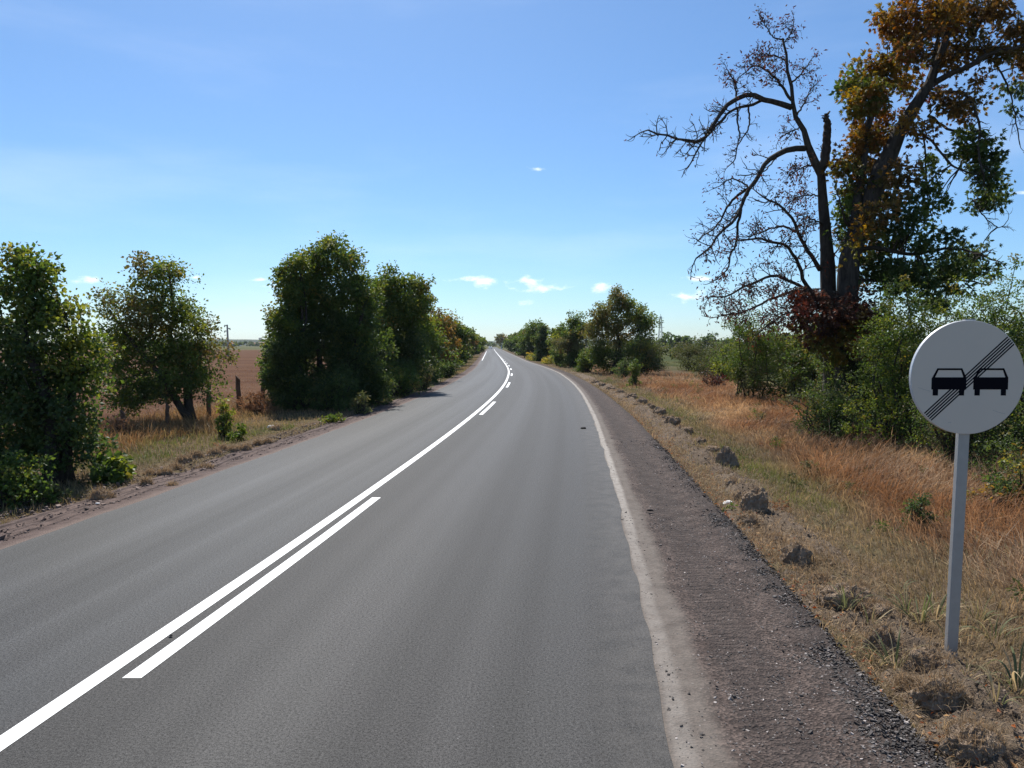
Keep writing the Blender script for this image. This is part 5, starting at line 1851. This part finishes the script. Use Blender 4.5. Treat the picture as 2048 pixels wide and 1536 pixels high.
# ------------------------------------------------------------------ fence posts, poles, pylons, far things
def build_posts():
    for i, (px, top, base, w, lab) in enumerate([(418, 748, 830, .15, 'leftmost of the three bare fence posts'), (478, 741, 817, .17, 'middle fence post with a slanted top'), (526, 733, 806, .15, 'fence post nearest the dark trees'),
                                                 (336, 790, 846, .12, 'pale stake half hidden under the rounded tree'), (246, 806, 858, .13, 'stump-like post under the rounded tree')]):
        X, Y = ground_at(px, base)
        r = rng(900 + i)
        z0 = float(gz(X, Y)) - .1
        h = (base - top) * Y / F_PX + .1
        pts = np.array([(r.normal(0, .012), r.normal(0, .012), t * h) for t in np.linspace(0, 1, 7)])
        mb = MB()
        k = 9
        a = np.linspace(0, 2 * np.pi, k, endpoint=False)
        v = []
        for j, p in enumerate(pts):
            rr = w * .5 * (1.08 - .16 * j / 6) * (1 + r.uniform(-.08, .08, k))
            z = np.full(k, p[2])
            if j == 6:
                z = z - .09 * (1 + np.cos(a)) * (1 if i % 2 else .7)
            v.append(np.column_stack([p[0] + rr * np.cos(a), p[1] + rr * np.sin(a), z]))
        v = np.vstack(v + [np.array([[pts[6][0], pts[6][1], h - .07]])])
        q = [(i_ * k + j, i_ * k + (j + 1) % k, (i_ + 1) * k + (j + 1) % k, (i_ + 1) * k + j) for i_ in range(6) for j in range(k)]
        t = [(6 * k + j, 6 * k + (j + 1) % k, len(v) - 1) for j in range(k)]
        o = mb.add(v, tris=t, quads=q).build('fence_post', M['post_wood'], None, loc=(X, Y, z0))
        o.rotation_euler = (r.normal(0, .02), r.normal(0, .025), 0)
        tag(o, lab, 'post', 'old fence posts at the field edge')
    # power pole in the field
    X, Y = (457 - 1024) / F_PX * 165, 165.0
    z0 = float(gz(X, Y)) - .2
    root = thing('power_pole', 'slim concrete power pole with three short arms in the brown field', 'pole', (X, Y, z0))
    MB().tube([(0, 0, 0), (-.05, 0, 3.5), (-.12, 0, 7.0)], [.26, .22, .17], 8).build('pole', M['concrete'], root)
    for z, s in ((6.85, -1), (6.2, 1), (5.65, -1)):
        arm = MB().box(min(0, s * .62) - .1, max(0, s * .62) - .1, -.1, .1, z - .1, z + .1).build('arm', M['concrete'], root)
        MB().tube([(s * .58 - .1, 0, z - .05), (s * .58 - .1, 0, z - .2), (s * .58 - .1, 0, z - .36)], [.1, .13, .08], 6).build('insulator', M['steel_far'], arm)


def pylon(label, X, Y, H_, wb, wt, rad, arms):
    z0 = -.2
    root = thing('pylon', label, 'pylon', (X, Y, z0), 'lattice pylons')
    legs = []
    for sx, sy in ((-1, -1), (1, -1), (1, 1), (-1, 1)):
        a = np.array((sx * wb / 2, sy * wb / 2, 0))
        b = np.array((sx * wt / 2, sy * wt / 2, H_ * .93))
        legs.append((a, b))
        MB().tube([a, (a + b) / 2, b], [rad, rad * .9, rad * .7], 4).build('leg', M['steel_far'], root)
    mb = MB()
    lev = 7
    for i in range(4):
        (a0, b0), (a1, b1) = legs[i], legs[(i + 1) % 4]
        for k in range(lev):
            f0, f1 = k / lev, (k + 1) / lev
            p, q = a0 + (b0 - a0) * f0, a1 + (b1 - a1) * f1
            p2, q2 = a1 + (b1 - a1) * f0, a0 + (b0 - a0) * f1
            mb.tube([p, q], rad * .6, 3)
            mb.tube([p2, q2], rad * .6, 3)
            mb.tube([q2, q], rad * .6, 3)
    tag(mb.build('bracing', M['steel_far'], root), kind='stuff')
    MB().tube([(0, 0, H_ * .9), (0, 0, H_)], rad, 4).build('peak', M['steel_far'], root)
    for zf, L in arms:
        for s in (-1, 1):
            MB().tube([(s * wt * .5, 0, H_ * zf), (s * L, 0, H_ * zf + .1)], [rad * 1.2, rad * .6], 4).build('cross_arm', M['steel_far'], root)


def build_far():
    pylon('grey lattice pylon rising behind the wood on the right', 116.6, 602, 26.5, 3.6, 1.2, .15, ((.88, 2.4), (.74, 3.2), (.60, 3.0)))
    pylon('tiny hazy pylon beside the water tower on the horizon', -655, 2050, 15.5, 3.2, 1.2, .28, ((.85, 5), (.62, 6.5)))
    # water tower
    X, Y = (521 - 1024) / F_PX * 2300, 2300.0
    root = thing('water_tower', 'mushroom-shaped water tower on the far left horizon', 'tower', (X, Y, -.3))
    MB().tube([(0, 0, 0), (0, 0, 8), (0, 0, 15)], [1.5, 1.2, 1.4], 12).build('shaft', M['concrete'], root)
    MB().tube([(0, 0, 14.5), (0, 0, 17), (0, 0, 19.5), (0, 0, 22), (0, 0, 22.8)], [1.4, 3.0, 4.2, 4.4, 3.4], 16).build('tank', M['concrete'], root)
    # village houses
    for i, (px, Y, w, lab) in enumerate([(470, 1250, 16, 'leftmost white house of the distant village'), (527, 1180, 15, 'white house below the water tower'), (505, 1320, 14, 'small white house in the middle of the distant village'), (448, 1400, 15, 'pale house at the left end of the distant treeline')]):
        X = (px - 1024) / F_PX * Y
        root = thing('house', lab, 'house', (X, Y, -.2), 'houses of the distant village')
        MB().box(-w / 2, w / 2, 0, 9, 0, 3.6).build('wall', M['white_wall'], root)
        v = [(-w / 2 - .4, -.4, 3.6), (w / 2 + .4, -.4, 3.6), (w / 2 + .4, 9.4, 3.6), (-w / 2 - .4, 9.4, 3.6), (-w / 2 - .4, 4.5, 5.9), (w / 2 + .4, 4.5, 5.9)]
        MB().add(v, tris=[(0, 4, 3), (1, 2, 5)], quads=[(0, 1, 5, 4), (2, 3, 4, 5), (0, 3, 2, 1)]).build('roof', M['roof_tile'], root)
        for k in (-1, 1):
            MB().box(k * w * .25 - .7, k * w * .25 + .7, -.05, .05, 1.0, 2.4).build('window', M['window'], root)
    # far woods, each one mass
    def wood(name, label, x0, x1, Y, h, depth, n, leaf, seed, pal):
        r = rng(seed)
        mb = MB()
        lobes, k = [], max(8, int((x1 - x0) / (h * .42)))
        for i in range(k):
            X = x0 + (x1 - x0) * (i + r.uniform(0, 1)) / k
            hh = h * r.uniform(.68, 1.08)
            lobes.append(((X, Y + r.uniform(0, depth), hh * .5), (h * r.uniform(.5, .8), h * .6, hh * .5)))
        crown(mb, r, lobes, h * .16, n, leaf, pal, .8, zmin=-.3)
        tag(mb.build(name, M['leaf']), label, 'wood', kind='stuff')
    wood('far_wood', 'dark green wood across the field on the right', 55, 330, 352, 7.6, 25, 22000, 1.3, 951, DARK)
    wood('scrub', 'olive scrub spreading behind the feathery shrubs on the right', 14, 75, 96, 3.4, 22, 15000, .3, 956, SCRUB)
    wood('far_treeline', 'hazy treeline around the distant village', -620, -330, 1150, 7.4, 60, 9000, 2.2, 952, DARK)
    wood('far_treeline', 'hazy trees below the water tower', -500, -360, 1000, 7.0, 40, 5000, 2.0, 953, DARK)
    wood('far_treeline', 'hazy treeline far beyond the end of the road', -130, 160, 900, 7.5, 50, 7000, 1.8, 954, DARK)
    wood('far_treeline', 'thin hazy treeline at the far left of the field', -1200, -640, 1300, 7.0, 60, 9000, 2.2, 955, DARK)


def build_car():
    Y = 430.0
    X = float(xc(Y)) - 1.9
    root = thing('car', 'tiny white car far down the road', 'car', (X, Y, .0))
    prof = [(-2.1, .35), (-2.15, .75), (-1.95, .95), (-1.0, 1.02), (-.35, 1.48), (1.2, 1.5), (1.9, 1.05), (2.1, .95), (2.12, .4)]
    mb = MB()
    k = len(prof)
    v = []
    for x, s in ((-.86, 1), (-.80, 1), (.80, 1), (.86, 1)):
        for (y, z) in prof:
            inset = .12 if z > 1.2 else 0
            zz = z
            v.append((x * (1 - inset), y, zz - (.05 if abs(x) > .82 else 0)))
    q = []
    for a in range(3):
        for j in range(k - 1):
            q.append((a * k + j, a * k + j + 1, (a + 1) * k + j + 1, (a + 1) * k + j))
    t = []
    for a in (0, 3):
        for j in range(1, k - 1):
            t.append((a * k, a * k + j, a * k + j + 1))
    mb.add(v, tris=t, quads=q).build('body', M['car_white'], root, smooth=False)
    v = [(-.66, -1.02, 1.06), (.66, -1.02, 1.06), (.6, -.42, 1.47), (-.6, -.42, 1.47)]
    MB().add(v, quads=[(0, 1, 2, 3)]).build('windscreen', M['car_glass'], root)
    for s in (-1, 1):
        MB().box(s * .62 - .16, s * .62 + .16, -2.17, -2.12, .62, .8).build('headlight', M['lamp_glass'], root)
        for y in (-1.3, 1.3):
            w = MB().tube([(s * .72, y, .33), (s * .92, y, .33)], .33, 14).build('wheel', M['rubber'], root)
    MB().box(-.25, .25, -2.18, -2.14, .45, .56).build('number_plate', M['white_wall'], root)
    # white marker post by the far right edge
    Y = 395.0
    X = float(xc(Y)) + 3.9
    root = thing('marker_post', 'pale roadside marker post at the far end of the road', 'post', (X, Y, -.1))
    MB().box(-.32, .32, -.25, .25, 0, 2.0).build('post', M['white_wall'], root)
    MB().box(-.12, .12, -.27, -.253, .9, 1.6).build('panel', M['window'], root)


def build_litter():
    r = rng(990)
    for (px, py, w, lab, m, zz) in [(1455, 995, .10, 'crumpled white scrap beside the gravel shoulder', 'scrap', 0), (544, 846, .16, 'white litter on the hay of the left verge', 'scrap', 0), (195, 998, .035, 'tiny white scrap at the left shoulder edge', 'scrap', 0),
                                    (1167, 852, .09, 'dark scrap lying on the right lane', 'debris', .05), (341, 1255, .022, 'black speck on the white centre line', 'debris', .05), (1300, 1012, .05, 'small dark scrap on the pale dust beside the gravel', 'debris', .05)]:
        X, Y = ground_at(px, py)
        v, t = ICO[2]
        p = v * (1 + .9 * n3(v, 2.2, int(px))[:, None]) * np.array((w, w * .6, w * .35))
        z = .012 if zz else float(gz(X, Y)) + .035
        if px == 195:
            z = .01
        o = MB().add(p, tris=t).build('litter_scrap' if 'stone' not in lab else 'stone', M[m], None, loc=(X, Y, z + w * .1))
        o.rotation_euler = (0, 0, r.uniform(0, 6))
        tag(o, lab, 'litter' if 'stone' not in lab else 'stone')


def build_haze():
    k = NT('haze_air')
    pv = k.n('ShaderNodeVolumePrincipled')
    pv.inputs['Color'].default_value = (.86, .92, 1.0, 1)
    pv.inputs['Density'].default_value = HAZE
    pv.inputs['Anisotropy'].default_value = .3
    k.nt.links.new(pv.outputs[0], k.out.inputs['Volume'])
    o = MB().box(-3300, 3300, -3300, 3300, -1.6, 42).build('haze', k.m)
    tag(o, kind='stuff')
    o['label'] = 'thin pale haze in the air over the fields'


HAZE = 0.00006
build_grass()
build_gravel()
build_ridge()
build_clods()
build_tufts()
build_sign()
build_posts()
build_far()
build_car()
build_litter()
build_haze()
